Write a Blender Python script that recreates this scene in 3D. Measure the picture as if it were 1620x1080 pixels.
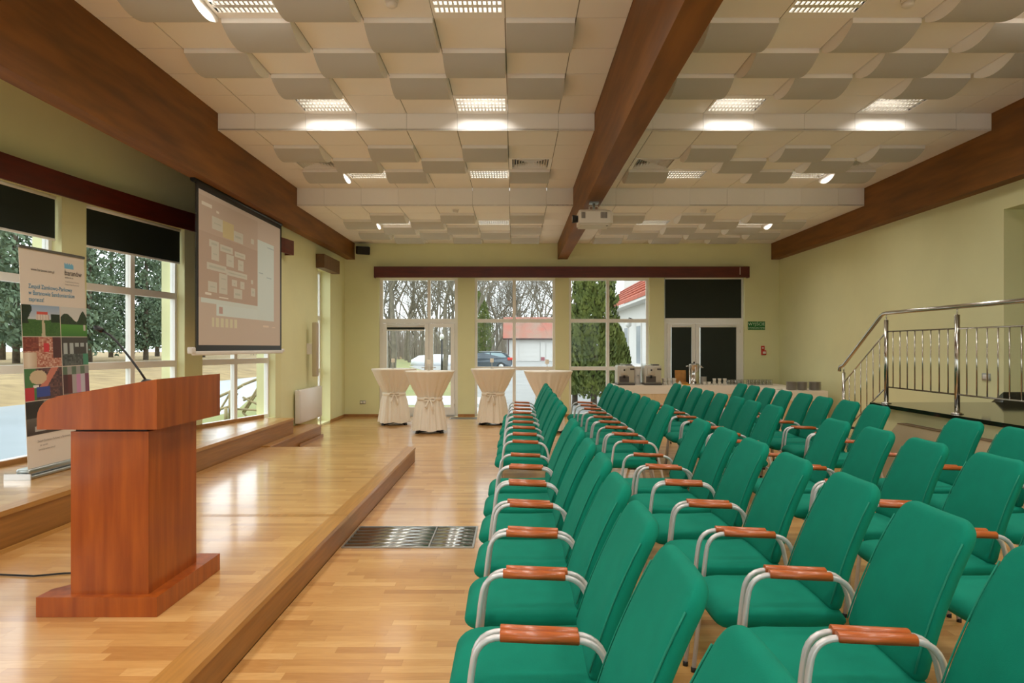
import bpy, math, random
from mathutils import Vector, Matrix
R = random.Random(7)
PI = math.pi
for o in list(bpy.data.objects):
    bpy.data.objects.remove(o)
SC = bpy.context.scene
COL = SC.collection

# ------------------------------------------------------------------ camera, sky, exposure
F, VX, VY, CH = 1100.0, 814.0, 549.0, 1.53      # focal length and vanishing point in px, camera height
cam = bpy.data.cameras.new('camera')
cam.sensor_width = 36.0
cam.lens = F / 1620 * 36
cam.shift_x = -(VX - 810) / 1620
cam.shift_y = (VY - 540) / 1620
cam.clip_end = 600
cam.clip_start = 0.05
camo = bpy.data.objects.new('camera', cam)
camo.location = (0, 0, CH)
camo.rotation_euler = (PI / 2, 0, 0)
COL.objects.link(camo)
SC.camera = camo

world = bpy.data.worlds.new('overcast_sky')
SC.world = world
world.use_nodes = True
bg = world.node_tree.nodes['Background']
bg.inputs[0].default_value = (0.93, 0.96, 1.0, 1)
SKY = 2.3
bg.inputs[1].default_value = SKY
LAMP = 15.0            # watts of each ceiling luminaire
SC.view_settings.view_transform = 'Standard'
SC.view_settings.look = 'None'
SC.view_settings.gamma = 1
SC.view_settings.use_curve_mapping = False
SC.view_settings.exposure = 0.38

# ------------------------------------------------------------------ materials
def lin(c):
    c = c / 255.0
    return c / 12.92 if c <= 0.04045 else ((c + 0.055) / 1.055) ** 2.4
def rgb(t):
    return (lin(t[0]), lin(t[1]), lin(t[2]), 1)
MATS = {}
def mat(name, col, rough=0.6, metal=0.0, spec=0.5, var=0.0, scale=6.0, bump=0.0, bscale=40.0, coat=0.0,
        emit=0.0, stretch=(1, 1, 1), col2=None, alpha=None, sheen=0.0):
    """procedural principled material with a gentle noise variation"""
    if name in MATS:
        return MATS[name]
    m = bpy.data.materials.new(name); m.use_nodes = True
    nt = m.node_tree; b = nt.nodes['Principled BSDF']
    b.inputs['Base Color'].default_value = rgb(col)
    b.inputs['Roughness'].default_value = rough
    b.inputs['Metallic'].default_value = metal
    b.inputs['Specular IOR Level'].default_value = spec
    b.inputs['Coat Weight'].default_value = coat
    b.inputs['Coat Roughness'].default_value = 0.08
    if sheen:
        b.inputs['Sheen Weight'].default_value = sheen
    if emit:
        b.inputs['Emission Color'].default_value = rgb(col)
        b.inputs['Emission Strength'].default_value = emit
    tc = nt.nodes.new('ShaderNodeTexCoord')
    mp = nt.nodes.new('ShaderNodeMapping'); mp.inputs['Scale'].default_value = stretch
    nt.links.new(tc.outputs['Object'], mp.inputs['Vector'])
    if var or col2:
        n = nt.nodes.new('ShaderNodeTexNoise'); n.inputs['Scale'].default_value = scale
        n.inputs['Detail'].default_value = 4
        nt.links.new(mp.outputs[0], n.inputs['Vector'])
        r = nt.nodes.new('ShaderNodeValToRGB')
        r.color_ramp.elements[0].position = 0.3; r.color_ramp.elements[1].position = 0.7
        c2 = col2 if col2 else tuple(max(0, x * (1 - var)) for x in col)
        r.color_ramp.elements[0].color = rgb(c2); r.color_ramp.elements[1].color = rgb(col)
        nt.links.new(n.outputs['Fac'], r.inputs[0])
        nt.links.new(r.outputs[0], b.inputs['Base Color'])
    if bump:
        n2 = nt.nodes.new('ShaderNodeTexNoise'); n2.inputs['Scale'].default_value = bscale
        nt.links.new(mp.outputs[0], n2.inputs['Vector'])
        bp = nt.nodes.new('ShaderNodeBump'); bp.inputs['Strength'].default_value = bump
        bp.inputs['Distance'].default_value = 0.01
        nt.links.new(n2.outputs['Fac'], bp.inputs['Height'])
        nt.links.new(bp.outputs[0], b.inputs['Normal'])
    MATS[name] = m
    return m

def plank_mat():
    m = bpy.data.materials.new('oak_parquet'); m.use_nodes = True
    nt = m.node_tree; b = nt.nodes['Principled BSDF']
    at = nt.nodes.new('ShaderNodeAttribute'); at.attribute_name = 'tone'
    tc = nt.nodes.new('ShaderNodeTexCoord')
    mu = nt.nodes.new('ShaderNodeMath'); mu.operation = 'MULTIPLY'; mu.inputs[1].default_value = 57
    nt.links.new(at.outputs['Fac'], mu.inputs[0])
    cb = nt.nodes.new('ShaderNodeCombineXYZ'); nt.links.new(mu.outputs[0], cb.inputs[2])
    ad = nt.nodes.new('ShaderNodeVectorMath'); ad.operation = 'ADD'
    nt.links.new(tc.outputs['Object'], ad.inputs[0]); nt.links.new(cb.outputs[0], ad.inputs[1])
    mp = nt.nodes.new('ShaderNodeMapping'); mp.inputs['Scale'].default_value = (2.0, 45, 1)
    nt.links.new(ad.outputs[0], mp.inputs['Vector'])
    n = nt.nodes.new('ShaderNodeTexNoise'); n.inputs['Scale'].default_value = 1.6; n.inputs['Detail'].default_value = 5
    nt.links.new(mp.outputs[0], n.inputs['Vector'])
    r = nt.nodes.new('ShaderNodeValToRGB')
    e = r.color_ramp.elements
    e[0].position = 0.0; e[0].color = rgb((176, 122, 62)); e[1].position = 1.0; e[1].color = rgb((224, 178, 114))
    m1 = e.new(0.5); m1.color = rgb((204, 153, 88))
    mx = nt.nodes.new('ShaderNodeMath'); mx.operation = 'MULTIPLY_ADD'; mx.inputs[1].default_value = 0.6; mx.inputs[2].default_value = -0.3
    nt.links.new(n.outputs['Fac'], mx.inputs[0])
    a2 = nt.nodes.new('ShaderNodeMath'); a2.operation = 'ADD'; a2.use_clamp = True
    nt.links.new(at.outputs['Fac'], a2.inputs[0]); nt.links.new(mx.outputs[0], a2.inputs[1])
    nt.links.new(a2.outputs[0], r.inputs[0]); nt.links.new(r.outputs[0], b.inputs['Base Color'])
    b.inputs['Roughness'].default_value = 0.34
    b.inputs['Specular IOR Level'].default_value = 0.5
    b.inputs['Coat Weight'].default_value = 0.8; b.inputs['Coat Roughness'].default_value = 0.13
    return m
M_PLANK = plank_mat()

def paint_mat(name, emit=0.0, rough=0.5):
    m = bpy.data.materials.new(name); m.use_nodes = True
    nt = m.node_tree; b = nt.nodes['Principled BSDF']
    at = nt.nodes.new('ShaderNodeAttribute'); at.attribute_name = 'print'
    nt.links.new(at.outputs['Color'], b.inputs['Base Color'])
    b.inputs['Roughness'].default_value = rough
    if emit:
        nt.links.new(at.outputs['Color'], b.inputs['Emission Color']); b.inputs['Emission Strength'].default_value = emit
    return m
M_PRINT = paint_mat('printed_vinyl', 0, 0.35)
M_SCREEN = paint_mat('projected_slide', 0.06, 0.8)

def glass_mat(name, tint=(1, 1, 1), refl=0.06):
    m = bpy.data.materials.new(name); m.use_nodes = True
    nt = m.node_tree; nt.nodes.remove(nt.nodes['Principled BSDF'])
    out = nt.nodes['Material Output']
    t = nt.nodes.new('ShaderNodeBsdfTransparent'); t.inputs[0].default_value = (*tint, 1)
    g = nt.nodes.new('ShaderNodeBsdfGlossy'); g.inputs['Roughness'].default_value = 0.0
    mx = nt.nodes.new('ShaderNodeMixShader')
    lw = nt.nodes.new('ShaderNodeLayerWeight'); lw.inputs[0].default_value = 0.15
    mm = nt.nodes.new('ShaderNodeMath'); mm.operation = 'MULTIPLY_ADD'; mm.inputs[1].default_value = 0.2; mm.inputs[2].default_value = refl
    nt.links.new(lw.outputs['Fresnel'], mm.inputs[0]); nt.links.new(mm.outputs[0], mx.inputs[0])
    nt.links.new(t.outputs[0], mx.inputs[1]); nt.links.new(g.outputs[0], mx.inputs[2])
    nt.links.new(mx.outputs[0], out.inputs[0])
    return m
M_GLASS = glass_mat('window_glass', (0.95, 0.98, 0.97), 0.005)
M_CLEAR = glass_mat('clear_glassware', (0.95, 0.96, 0.95), 0.12)

WALL = mat('pale_green_plaster', (232, 230, 180), 0.85, var=0.02, scale=2, bump=0.03, bscale=90)
CEIL = mat('ceiling_tile_white', (248, 243, 235), 0.9, bump=0.05, bscale=200)
CEILG = mat('ceiling_backing', (150, 142, 130), 0.9)
FASC = mat('fascia_white', (250, 246, 240), 0.55)
DOME = mat('grey_acoustic_fabric', (198, 196, 190), 0.9, bump=0.08, bscale=220)
BEAM = mat('brown_stained_beam', (142, 90, 34), 0.55, var=0.22, scale=3, stretch=(3, 0.35, 3), spec=0.3)
PELM = mat('mahogany_pelmet', (104, 38, 22), 0.4, var=0.25, scale=5, stretch=(0.5, 0.5, 4))
FRAME = mat('white_window_frame', (244, 241, 235), 0.4)
BLIND = mat('dark_green_blind', (30, 40, 31), 0.75, var=0.06, scale=3)
LECT = mat('cherry_laminate', (176, 88, 22), 0.33, col2=(142, 62, 8), scale=3.2, stretch=(7, 7, 0.6), coat=0.2)
NOSE = mat('oak_nosing', (186, 132, 64), 0.32, var=0.14, scale=4, stretch=(12, 0.6, 12), coat=0.25)
RISER = mat('oak_riser', (162, 108, 48), 0.4, var=0.14, scale=4, stretch=(12, 0.6, 12))
GREEN = mat('emerald_upholstery', (0, 126, 102), 0.85, var=0.06, scale=9, bump=0.12, bscale=420, spec=0.2)
SEAM = mat('emerald_piping', (4, 126, 102), 0.8)
TUBE = mat('silver_painted_tube', (206, 205, 206), 0.35, metal=0.35)
PAD = mat('cherry_wood_pad', (198, 100, 42), 0.32, var=0.2, scale=6, stretch=(2, 14, 14), coat=0.3)
BLACK = mat('black_plastic', (18, 18, 18), 0.5)
STEEL = mat('polished_steel', (205, 203, 198), 0.16, metal=1.0)
ALU = mat('brushed_aluminium', (176, 180, 178), 0.32, metal=0.9)
ALUD = mat('dark_aluminium', (120, 122, 120), 0.4, metal=0.8)
GRAN = mat('black_granite', (34, 30, 24), 0.07, var=0.5, scale=160, spec=0.7)
WHITE = mat('white_enamel', (232, 226, 218), 0.35)
BEIGE = mat('beige_panel', (196, 184, 152), 0.6)
CLOTH = mat('cream_satin_cloth', (248, 238, 220), 0.55, sheen=0.2)
SKIRT = mat('peach_table_skirt', (232, 204, 160), 0.6)
LINEN = mat('white_tablecloth', (240, 230, 214), 0.7)
PORC = mat('white_porcelain', (228, 222, 210), 0.25)
PORG = mat('grey_plates', (176, 168, 156), 0.3)
PLAST = mat('projector_shell', (222, 212, 196), 0.45)
GRILL = mat('projector_grill', (110, 100, 90), 0.6)
COFF = mat('coffee_machine_silver', (198, 192, 178), 0.35, metal=0.3)
DARK = mat('dark_grey_plastic', (82, 76, 70), 0.5)
TUBEL = mat('lamp_tube', (255, 246, 232), 0.5, emit=1.6)
REFL = mat('louver_aluminium', (225, 224, 220), 0.25, metal=0.7)
RED = mat('red_plastic', (200, 52, 34), 0.45)
SIGN = mat('exit_sign_green', (0, 110, 44), 0.45)
SIGNT = mat('exit_sign_lettering', (210, 235, 205), 0.5)
VINYL = mat('banner_white', (226, 214, 200), 0.35)
INKB = mat('banner_blue_ink', (70, 150, 190), 0.5)
INKK = mat('banner_dark_ink', (60, 55, 55), 0.5)
INKG = mat('banner_grey_ink', (150, 140, 135), 0.5)

# ------------------------------------------------------------------ mesh helpers
def link(o, parent=None):
    COL.objects.link(o)
    if parent is not None:
        o.parent = parent
    return o
class MB:
    def __init__(s):
        s.v, s.f, s.m, s.s = [], [], [], []
    def add(s, verts, faces, mi=0, smooth=False):
        b = len(s.v); s.v += [tuple(p) for p in verts]
        for f in faces:
            s.f.append(tuple(b + i for i in f)); s.m.append(mi); s.s.append(smooth)
        return s
    def box(s, x0, x1, y0, y1, z0, z1, mi=0, M=None):
        v = [(x, y, z) for z in (z0, z1) for y in (y0, y1) for x in (x0, x1)]
        if M is not None: v = [tuple(M @ Vector(p)) for p in v]
        return s.add(v, [(0, 2, 3, 1), (4, 5, 7, 6), (0, 1, 5, 4), (2, 6, 7, 3), (0, 4, 6, 2), (1, 3, 7, 5)], mi)
    def rbox(s, x0, x1, y0, y1, z0, z1, r=0.01, mi=0, M=None, n=2):
        """box with rounded vertical and horizontal edges"""
        secs = []
        def ring(ins, z):
            pts = []
            cx0, cx1, cy0, cy1 = x0 + r, x1 - r, y0 + r, y1 - r
            rr = r - ins
            for (cx, cy, a0) in ((cx1, cy1, 0), (cx0, cy1, PI / 2), (cx0, cy0, PI), (cx1, cy0, 1.5 * PI)):
                for k in range(n + 1):
                    a = a0 + k * PI / 2 / n
                    pts.append((cx + rr * math.cos(a), cy + rr * math.sin(a), z))
            return pts
        for k in range(n + 1):
            a = k * PI / 2 / n
            secs.append(ring(r * (1 - math.sin(a)), z0 + r * (1 - math.cos(a))))
        for k in range(n + 1):
            a = PI / 2 - k * PI / 2 / n
            secs.append(ring(r * (1 - math.sin(a)), z1 - r * (1 - math.cos(a))))
        if M is not None: secs = [[tuple(M @ Vector(p)) for p in q] for q in secs]
        return s.loft(secs, mi, smooth=True)
    def loft(s, secs, mi=0, smooth=True, cap=True, closed=True):
        n = len(secs[0]); v = [p for q in secs for p in q]; f = []
        for i in range(len(secs) - 1):
            for j in range(n if closed else n - 1):
                k = (j + 1) % n
                f.append((i * n + j, i * n + k, (i + 1) * n + k, (i + 1) * n + j))
        s.add(v, f, mi, smooth)
        if cap and closed:
            b = len(s.v) - len(v); L = len(secs) - 1
            s.f.append(tuple(b + j for j in reversed(range(n)))); s.m.append(mi); s.s.append(False)
            s.f.append(tuple(b + L * n + j for j in range(n))); s.m.append(mi); s.s.append(False)
        return s
    def tube(s, pts, r, n=8, mi=0, cap=True, radii=None, closed=False):
        pts = [Vector(p) for p in pts]; secs = []
        up = Vector((0.13, 0.31, 0.94)); prev = None
        for i, p in enumerate(pts):
            a = pts[max(0, i - 1)]; b = pts[min(len(pts) - 1, i + 1)]
            t = (b - a).normalized()
            if prev is None:
                u = t.cross(up)
                if u.length < 1e-3: u = t.cross(Vector((1, 0, 0)))
                u.normalize()
            else:
                u = (prev - t * prev.dot(t)).normalized()
            prev = u; w = t.cross(u)
            rr = radii[i] if radii else r
            secs.append([tuple(p + rr * (math.cos(2 * PI * k / n) * u + math.sin(2 * PI * k / n) * w)) for k in range(n)])
        return s.loft(secs, mi, True, cap)
    def lathe(s, prof, n=20, mi=0, c=(0, 0), smooth=True, cap=True):
        secs = [[(c[0] + r * math.cos(2 * PI * k / n), c[1] + r * math.sin(2 * PI * k / n), z) for k in range(n)] for r, z in prof]
        return s.loft(secs, mi, smooth, cap)
    def prism(s, poly, z0, z1, mi=0, M=None):
        """poly: list of (x, y), counter clockwise"""
        n = len(poly)
        v = [(x, y, z0) for x, y in poly] + [(x, y, z1) for x, y in poly]
        if M is not None: v = [tuple(M @ Vector(p)) for p in v]
        f = [tuple(reversed(range(n))), tuple(range(n, 2 * n))] + [(i, (i + 1) % n, n + (i + 1) % n, n + i) for i in range(n)]
        return s.add(v, f, mi)
    def mesh(s, name, mats):
        me = bpy.data.meshes.new(name); me.from_pydata(s.v, [], s.f)
        if not isinstance(mats, (list, tuple)): mats = [mats]
        for m in mats: me.materials.append(m)
        me.polygons.foreach_set('material_index', s.m)
        me.polygons.foreach_set('use_smooth', s.s)
        me.update()
        return me
    def build(s, name, mats, parent=None, loc=None, rz=0):
        o = bpy.data.objects.new(name, s.mesh(name, mats))
        if loc is not None: o.location = loc
        if rz: o.rotation_euler = (0, 0, rz)
        return link(o, parent)
def tag(o, label, cat, group=None, kind=None):
    o['label'] = label; o['category'] = cat
    if group: o['group'] = group
    if kind: o['kind'] = kind
    return o
def thing(name, label, cat, loc=(0, 0, 0), rz=0, group=None):
    o = bpy.data.objects.new(name, None); o.empty_display_size = 0.1
    o.location = loc; o.rotation_euler = (0, 0, rz); link(o)
    return tag(o, label, cat, group)
def struct(o):
    o['kind'] = 'structure'; return o
def sempty(name):
    o = bpy.data.objects.new(name, None); link(o); o['kind'] = 'structure'; return o
def inst(me, name, parent=None, loc=(0, 0, 0), rz=0, scale=None):
    o = bpy.data.objects.new(name, me); o.location = loc
    if rz: o.rotation_euler = (0, 0, rz)
    if scale: o.scale = scale
    return link(o, parent)
def copy_tree(o, parent=None):
    c = o.copy(); COL.objects.link(c)
    if parent is not None:
        c.parent = parent; c.matrix_parent_inverse = o.matrix_parent_inverse.copy()
    for ch in list(o.children): copy_tree(ch, c)
    return c
def text(name, body, size, m, parent, M, align='LEFT', ext=0.0):
    cu = bpy.data.curves.new(name, 'FONT'); cu.body = body; cu.size = size; cu.align_x = align; cu.extrude = ext
    t = bpy.data.objects.new(name, cu); COL.objects.link(t)
    dg = bpy.context.evaluated_depsgraph_get(); dg.update()
    me = bpy.data.meshes.new_from_object(t.evaluated_get(dg))
    bpy.data.objects.remove(t); bpy.data.curves.remove(cu)
    me.materials.clear(); me.materials.append(m)
    o = bpy.data.objects.new(name, me); link(o, parent); o.matrix_local = M
    return o
def paint(name, w, h, nu, nv, fn, m, parent, M):
    """flat print: grid in local XY with one printed colour for each cell"""
    vs = [(w * i / nu, h * j / nv, 0) for j in range(nv + 1) for i in range(nu + 1)]
    fs, cs = [], []
    for j in range(nv):
        for i in range(nu):
            a = j * (nu + 1) + i
            fs.append((a, a + 1, a + nu + 2, a + nu + 1)); cs.append(rgb(fn((i + .5) / nu, (j + .5) / nv)))
    me = bpy.data.meshes.new(name); me.from_pydata(vs, [], fs); me.materials.append(m)
    at = me.attributes.new('print', 'FLOAT_COLOR', 'CORNER')
    at.data.foreach_set('color', [x for c in cs for _ in range(4) for x in c])
    o = bpy.data.objects.new(name, me); link(o, parent); o.matrix_local = M
    return o
def px(x, y, d):
    return Vector(((x - VX) / F * d, d, CH - (y - VY) / F * d))

# ------------------------------------------------------------------ the room shell
YB = 15.33                       # back wall
XR, XW = 5.84, -3.75             # right wall, straight part of the left wall
YF = -4.0                        # wall behind the camera
Z1, Z2, Z3 = 4.30, 4.10, 3.815   # three ceiling levels
D1, D2 = 8.25, 11.25
def XL(d):                       # the bowed left wall
    return -4.753 + 0.0225 * (d - 4.5) ** 2 if abs(d - 4.5) < 6.67 else XW
STZ, UPZ = 0.19, 0.44            # stage and window-step heights
ST_X1, ST_X0, ST_Y0, ST_Y1 = -1.335, -3.40, 0.8, 9.35

# planks
TONES = [0.12, 0.25, 0.36, 0.45, 0.52, 0.6, 0.7, 0.84]
def plank_mesh(tone):
    b = MB().box(0, 1, 0.0002, 0.0698, -0.012, 0)
    me = b.mesh('plank', M_PLANK)
    a = me.attributes.new('tone', 'FLOAT', 'FACE'); a.data.foreach_set('value', [tone] * len(me.polygons))
    return me
PM = [plank_mesh(t) for t in TONES]
def plank_field(parent, y0, y1, z, xr, near, cap=300):
    """rows of strips along X; xr(y) -> (x0, x1); strips nearest the camera in `near` are single parts"""
    b = MB(); tn = []; singles = []
    ny = int(round((y1 - y0) / 0.07)); w = (y1 - y0) / ny
    for j in range(ny):
        ya = y0 + j * w
        x0, x1 = xr(ya + w / 2)
        if x1 - x0 < 0.02: continue
        x = x0 - R.uniform(0.0, 0.4)
        while x < x1 - 0.004:
            e = x + R.choice((0.32, 0.4, 0.45, 0.5, 0.58))
            a, c = max(x, x0), min(e, x1)
            if x1 - c < 0.03: c = x1
            k = R.choices(range(8), (2, 4, 5, 6, 6, 5, 4, 2))[0]
            if c - a > 0.01:
                if near(0.5 * (a + c), ya) and len(singles) < cap:
                    singles.append((a, c, ya, k))
                else:
                    b.box(a + 0.0003, c - 0.0003, ya + 0.0002, ya + w - 0.0002, z - 0.012, z); tn += [TONES[k]] * 6
            x = c if c >= x1 else e
    me = b.mesh('plank_strips', M_PLANK)
    at = me.attributes.new('tone', 'FLOAT', 'FACE'); at.data.foreach_set('value', tn)
    o = link(bpy.data.objects.new('plank_strips', me), parent); o['kind'] = 'stuff'
    for a, c, ya, k in singles:
        inst(PM[k], 'plank', parent, (a + 0.0003, ya, z), scale=(c - a - 0.0006, w / 0.07, 1))

SUB = mat('floor_screed', (120, 84, 44), 0.8)
floor = struct(MB().box(-5.1, 7.1, YF, YB + 0.1, -0.25, -0.012).build('floor', SUB))
plank_field(floor, YF, ST_Y1, 0, lambda y: (ST_X1, XR), lambda x, y: 3.05 < y < 6.2 and x < 0.45)
plank_field(floor, ST_Y1, YB, 0, lambda y: (XW if y > 11.98 else -3.30, XR), lambda x, y: False)

# stage
stage = thing('stage_platform', 'low oak parquet stage with a solid nosing along its right edge', 'stage', (0, 0, 0))
MB().box(ST_X0, ST_X1 - 0.004, ST_Y0, ST_Y1, 0, STZ - 0.0125).build('stage_body', RISER, stage)
b = MB().box(ST_X1 - 0.125, ST_X1 + 0.006, ST_Y0, 5.54, STZ - 0.03, STZ + 0.001)
b.build('nosing', NOSE, stage)
MB().box(ST_X1 - 0.125, ST_X1 + 0.006, 5.545, ST_Y1, STZ - 0.03, STZ + 0.001).build('nosing', NOSE, stage)
MB().box(ST_X0, ST_X1 - 0.126, 5.50, 5.58, STZ - 0.0125, STZ + 0.0005).build('cross_strip', NOSE, stage)
MB().box(ST_X0, ST_X0 + 0.09, ST_Y0, ST_Y1, STZ - 0.0125, STZ + 0.0005).build('edge_strip', NOSE, stage)
xr_s = lambda y: (ST_X0 + 0.09, ST_X1 - 0.126)
plank_field(stage, ST_Y0, 5.50, STZ, xr_s, lambda x, y: 2.7 < y < 5.5, 220)
plank_field(stage, 5.58, ST_Y1, STZ, xr_s, lambda x, y: y < 6.4, 80)

# low step beyond the stage and the window step
low = thing('curved_low_step', 'low oak step running on from the stage towards the radiator', 'step')
MB().prism([(-3.405, 9.355), (-3.30, 9.355), (-3.30, 11.86), (-3.42, 11.98), (XW + 0.004, 11.98), (XW + 0.004, 10.73), (-3.405, 10.73)], 0, STZ - 0.002).build('step_body', RISER, low)
MB().prism([(-3.405, 9.355), (-3.285, 9.355), (-3.285, 11.87), (-3.41, 11.99), (XW + 0.004, 11.99), (XW + 0.004, 10.73), (-3.405, 10.73)], STZ - 0.002, STZ + 0.012).build('tread', NOSE, low)
MB().box(-3.285, -3.27, 10.6, 11.9, 0, 0.05).build('base_moulding', RISER, low)
win_step = thing('window_step', 'raised oak parquet step along the bowed window wall', 'step')
UY0, UY1 = -2.0, 10.72
def wallpts(d0, d1, off=0.0, n=14):
    return [(XL(d0 + (d1 - d0) * i / n) + off, d0 + (d1 - d0) * i / n) for i in range(n + 1)]
poly = [(-3.41, UY0), (-3.41, UY1)] + list(reversed(wallpts(UY0, UY1, -0.02)))
MB().prism(poly, 0, UPZ - 0.0125).build('step_body', RISER, win_step)
MB().box(-3.53, -3.40, UY0, UY1 + 0.005, UPZ - 0.035, UPZ + 0.001).build('nosing', NOSE, win_step)
plank_field(win_step, UY0, UY1, UPZ, lambda y: (XL(y) - 0.02, -3.53), lambda x, y: 4.3 < y < 7.5, 150)

# left wall: piers and lintel
LW = [(9.39, 11.03), (7.41, 9.04), (5.43, 7.07), (3.45, 5.09), (1.47, 3.11), (-0.51, 1.13)]
WTOP = 3.06
wl = MB()
def curved_block(d0, d1, z0, z1, n=6, t=0.3):
    inn = wallpts(d0, d1, 0, n); out = wallpts(d0, d1, -t, n)
    wl.prism(inn + list(reversed(out)), z0, z1)
ends = sorted([q for a in LW for q in a])
curved_block(YF, ends[0], 0, WTOP, 8)
for i in range(1, len(ends) - 1, 2): curved_block(ends[i], ends[i + 1], 0, WTOP, 3)
curved_block(ends[-1], 11.17, 0, WTOP, 2)
wl.box(XW - 0.3, XW, 11.17, 13.25, 0, WTOP)
wl.box(XW - 0.3, XW, 14.15, YB + 0.3, 0, WTOP)
wl.box(XW - 0.3, XW, 13.25, 14.15, -0.1, 0.04)
curved_block(YF, 11.17, WTOP, 4.6, 30)
wl.box(XW - 0.3, XW, 11.17, YB + 0.3, WTOP, 4.6)
for d0, d1 in LW: curved_block(d0, d1, 0, UPZ - 0.02, 4)
struct(wl.build('wall_left', WALL))
# back wall
BW = [(-2.99, -1.25), (-0.88, 0.90), (1.20, 2.97), (3.30, 5.07)]
wb = MB(); xs = [XW - 0.3] + [q for a in BW for q in a] + [XR + 0.3]
for i in range(0, len(xs), 2): wb.box(xs[i], xs[i + 1], YB, YB + 0.3, -0.1, WTOP)
wb.box(XW - 0.3, XR + 0.3, YB, YB + 0.3, WTOP, 4.6)
for a, c in BW: wb.box(a, c, YB, YB + 0.3, -0.3, -0.012)
struct(wb.build('wall_back', WALL))
# right wall with the deep opening above the platform
wr = MB()
NY0, NY1, NZ0, NZ1 = 3.5, 8.3, 0.88, 3.175
wr.box(XR, XR + 0.3, YF, NY0, 0, 4.6); wr.box(XR, XR + 0.3, NY1, YB + 0.3, 0, 4.6)
wr.box(XR, XR + 0.3, NY0, NY1, 0, NZ0 - 0.04); wr.box(XR, XR + 0.3, NY0, NY1, NZ1, 4.6)
wr.box(XR + 0.3, XR + 1.2, NY1, NY1 + 0.2, 0, 4.6); wr.box(XR + 0.3, XR + 1.2, NY0 - 0.2, NY0, 0, 4.6)
wr.box(XR + 1.2, XR + 1.4, NY0 - 0.2, NY1 + 0.2, 0, 4.6); wr.box(XR + 0.3, XR + 1.2, NY0, NY1, NZ1, NZ1 + 0.2)
struct(wr.build('wall_right', WALL))
FILL_WIN = [(-3.5, -1.7), (-1.5, 0.3), (0.5, 2.3), (2.5, 4.3)]        # unseen glazing added behind the photographer for fill daylight
wf = MB(); fx = [-5.1] + [q for a in FILL_WIN for q in a] + [XR + 0.3]
for i in range(0, len(fx), 2): wf.box(fx[i], fx[i + 1], YF - 0.2, YF, 0, WTOP)
wf.box(-5.1, XR + 0.3, YF - 0.2, YF, WTOP, 4.6)
struct(wf.build('wall_front', WALL))
# baseboards
SKB = mat('oak_baseboard', (176, 124, 66), 0.45, var=0.12, scale=8)
bb = MB()
for i in range(0, len(xs), 2): bb.box(max(xs[i], XW), min(xs[i + 1], XR), YB - 0.018, YB, 0, 0.055)
struct(bb.build('baseboard_back', SKB))
bb = MB().box(XW, XW + 0.018, 11.99, 13.25, 0, 0.055).box(XW, XW + 0.018, 14.15, YB - 0.018, 0, 0.055)
struct(bb.build('baseboard_left', SKB))
bb = MB(); bb.prism([(x + 0.02, y) for x, y in wallpts(-2.0, 10.72, 0, 24)] + list(reversed(wallpts(-2.0, 10.72, 0.0, 24))), UPZ, UPZ + 0.05)
struct(bb.build('trim_1', SKB))

# ------------------------------------------------------------------ ceiling
ceil = struct(MB().box(-5.1, 7.1, YF, D1 + 0.05, Z1 + 0.13, Z1 + 0.25).box(-5.1, 7.1, D1 + 0.021, D2 + 0.05, Z2 + 0.13, Z2 + 0.25)
              .box(-5.1, 7.1, D2 + 0.021, YB + 0.3, Z3 + 0.13, Z3 + 0.25).build('ceiling', CEILG))
BL, BC0, BC1, BR = -3.52, 0.95, 1.165, 5.66      # beam faces
LS = [BL, -3.08, -2.48, -1.88, -1.28, -0.68, -0.08, 0.52, BC0]
RS = [BC1, 1.64, 2.24, 2.84, 3.44, 4.04, 4.64, 5.24, BR]
COLS = {n: (LS[i], LS[i + 1]) for i, n in enumerate('abcdefgh')}
COLS.update({n: (RS[i], RS[i + 1]) for i, n in enumerate('ABCDEFGH')})
G = 0.005
TILES = {}
def tile_mesh(w, d):
    k = (round(w, 3), round(d, 3))
    if k not in TILES:
        TILES[k] = MB().box(-w / 2 + G, w / 2 - G, -d / 2 + G, d / 2 - G, 0, 0.009).box(-w / 2, w / 2, -d / 2, d / 2, 0.009, 0.02, 1).mesh('ceiling_tile', [CEIL, CEILG])
    return TILES[k]
def dome_mesh():
    b = MB(); n = 10; w = 0.29; lip, sag = 0.04, 0.08
    ys = [-0.293 + 0.586 * i / n for i in range(n + 1)]
    zs = [-lip - sag * (1 - (2 * i / n - 1) ** 2) for i in range(n + 1)]
    v = []; f = []
    for y, z in zip(ys, zs): v += [(-w, y, z), (w, y, z)]
    b.add(v, [(2 * i, 2 * i + 2, 2 * i + 3, 2 * i + 1) for i in range(n)], 1, True)
    for sx in (-1, 1):
        v = []
        for y, z in zip(ys, zs): v += [(sx * w, y, z), (sx * w, y, 0.01)]
        fs = [(2 * i, 2 * i + 1, 2 * i + 3, 2 * i + 2) for i in range(n)]
        b.add(v, fs if sx > 0 else [tuple(reversed(q)) for q in fs], 0)
    for y in (ys[0], ys[-1]):
        b.add([(-w, y, -lip), (w, y, -lip), (w, y, 0.01), (-w, y, 0.01)], [(0, 1, 2, 3)], 0)
    b.box(-0.295, 0.295, -0.295, 0.295, 0.0, 0.009, 0); b.box(-0.3, 0.3, -0.3, 0.3, 0.009, 0.02, 2)
    return b.mesh('domed_tile', [FASC, DOME, CEILG])
DM = dome_mesh()
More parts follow.
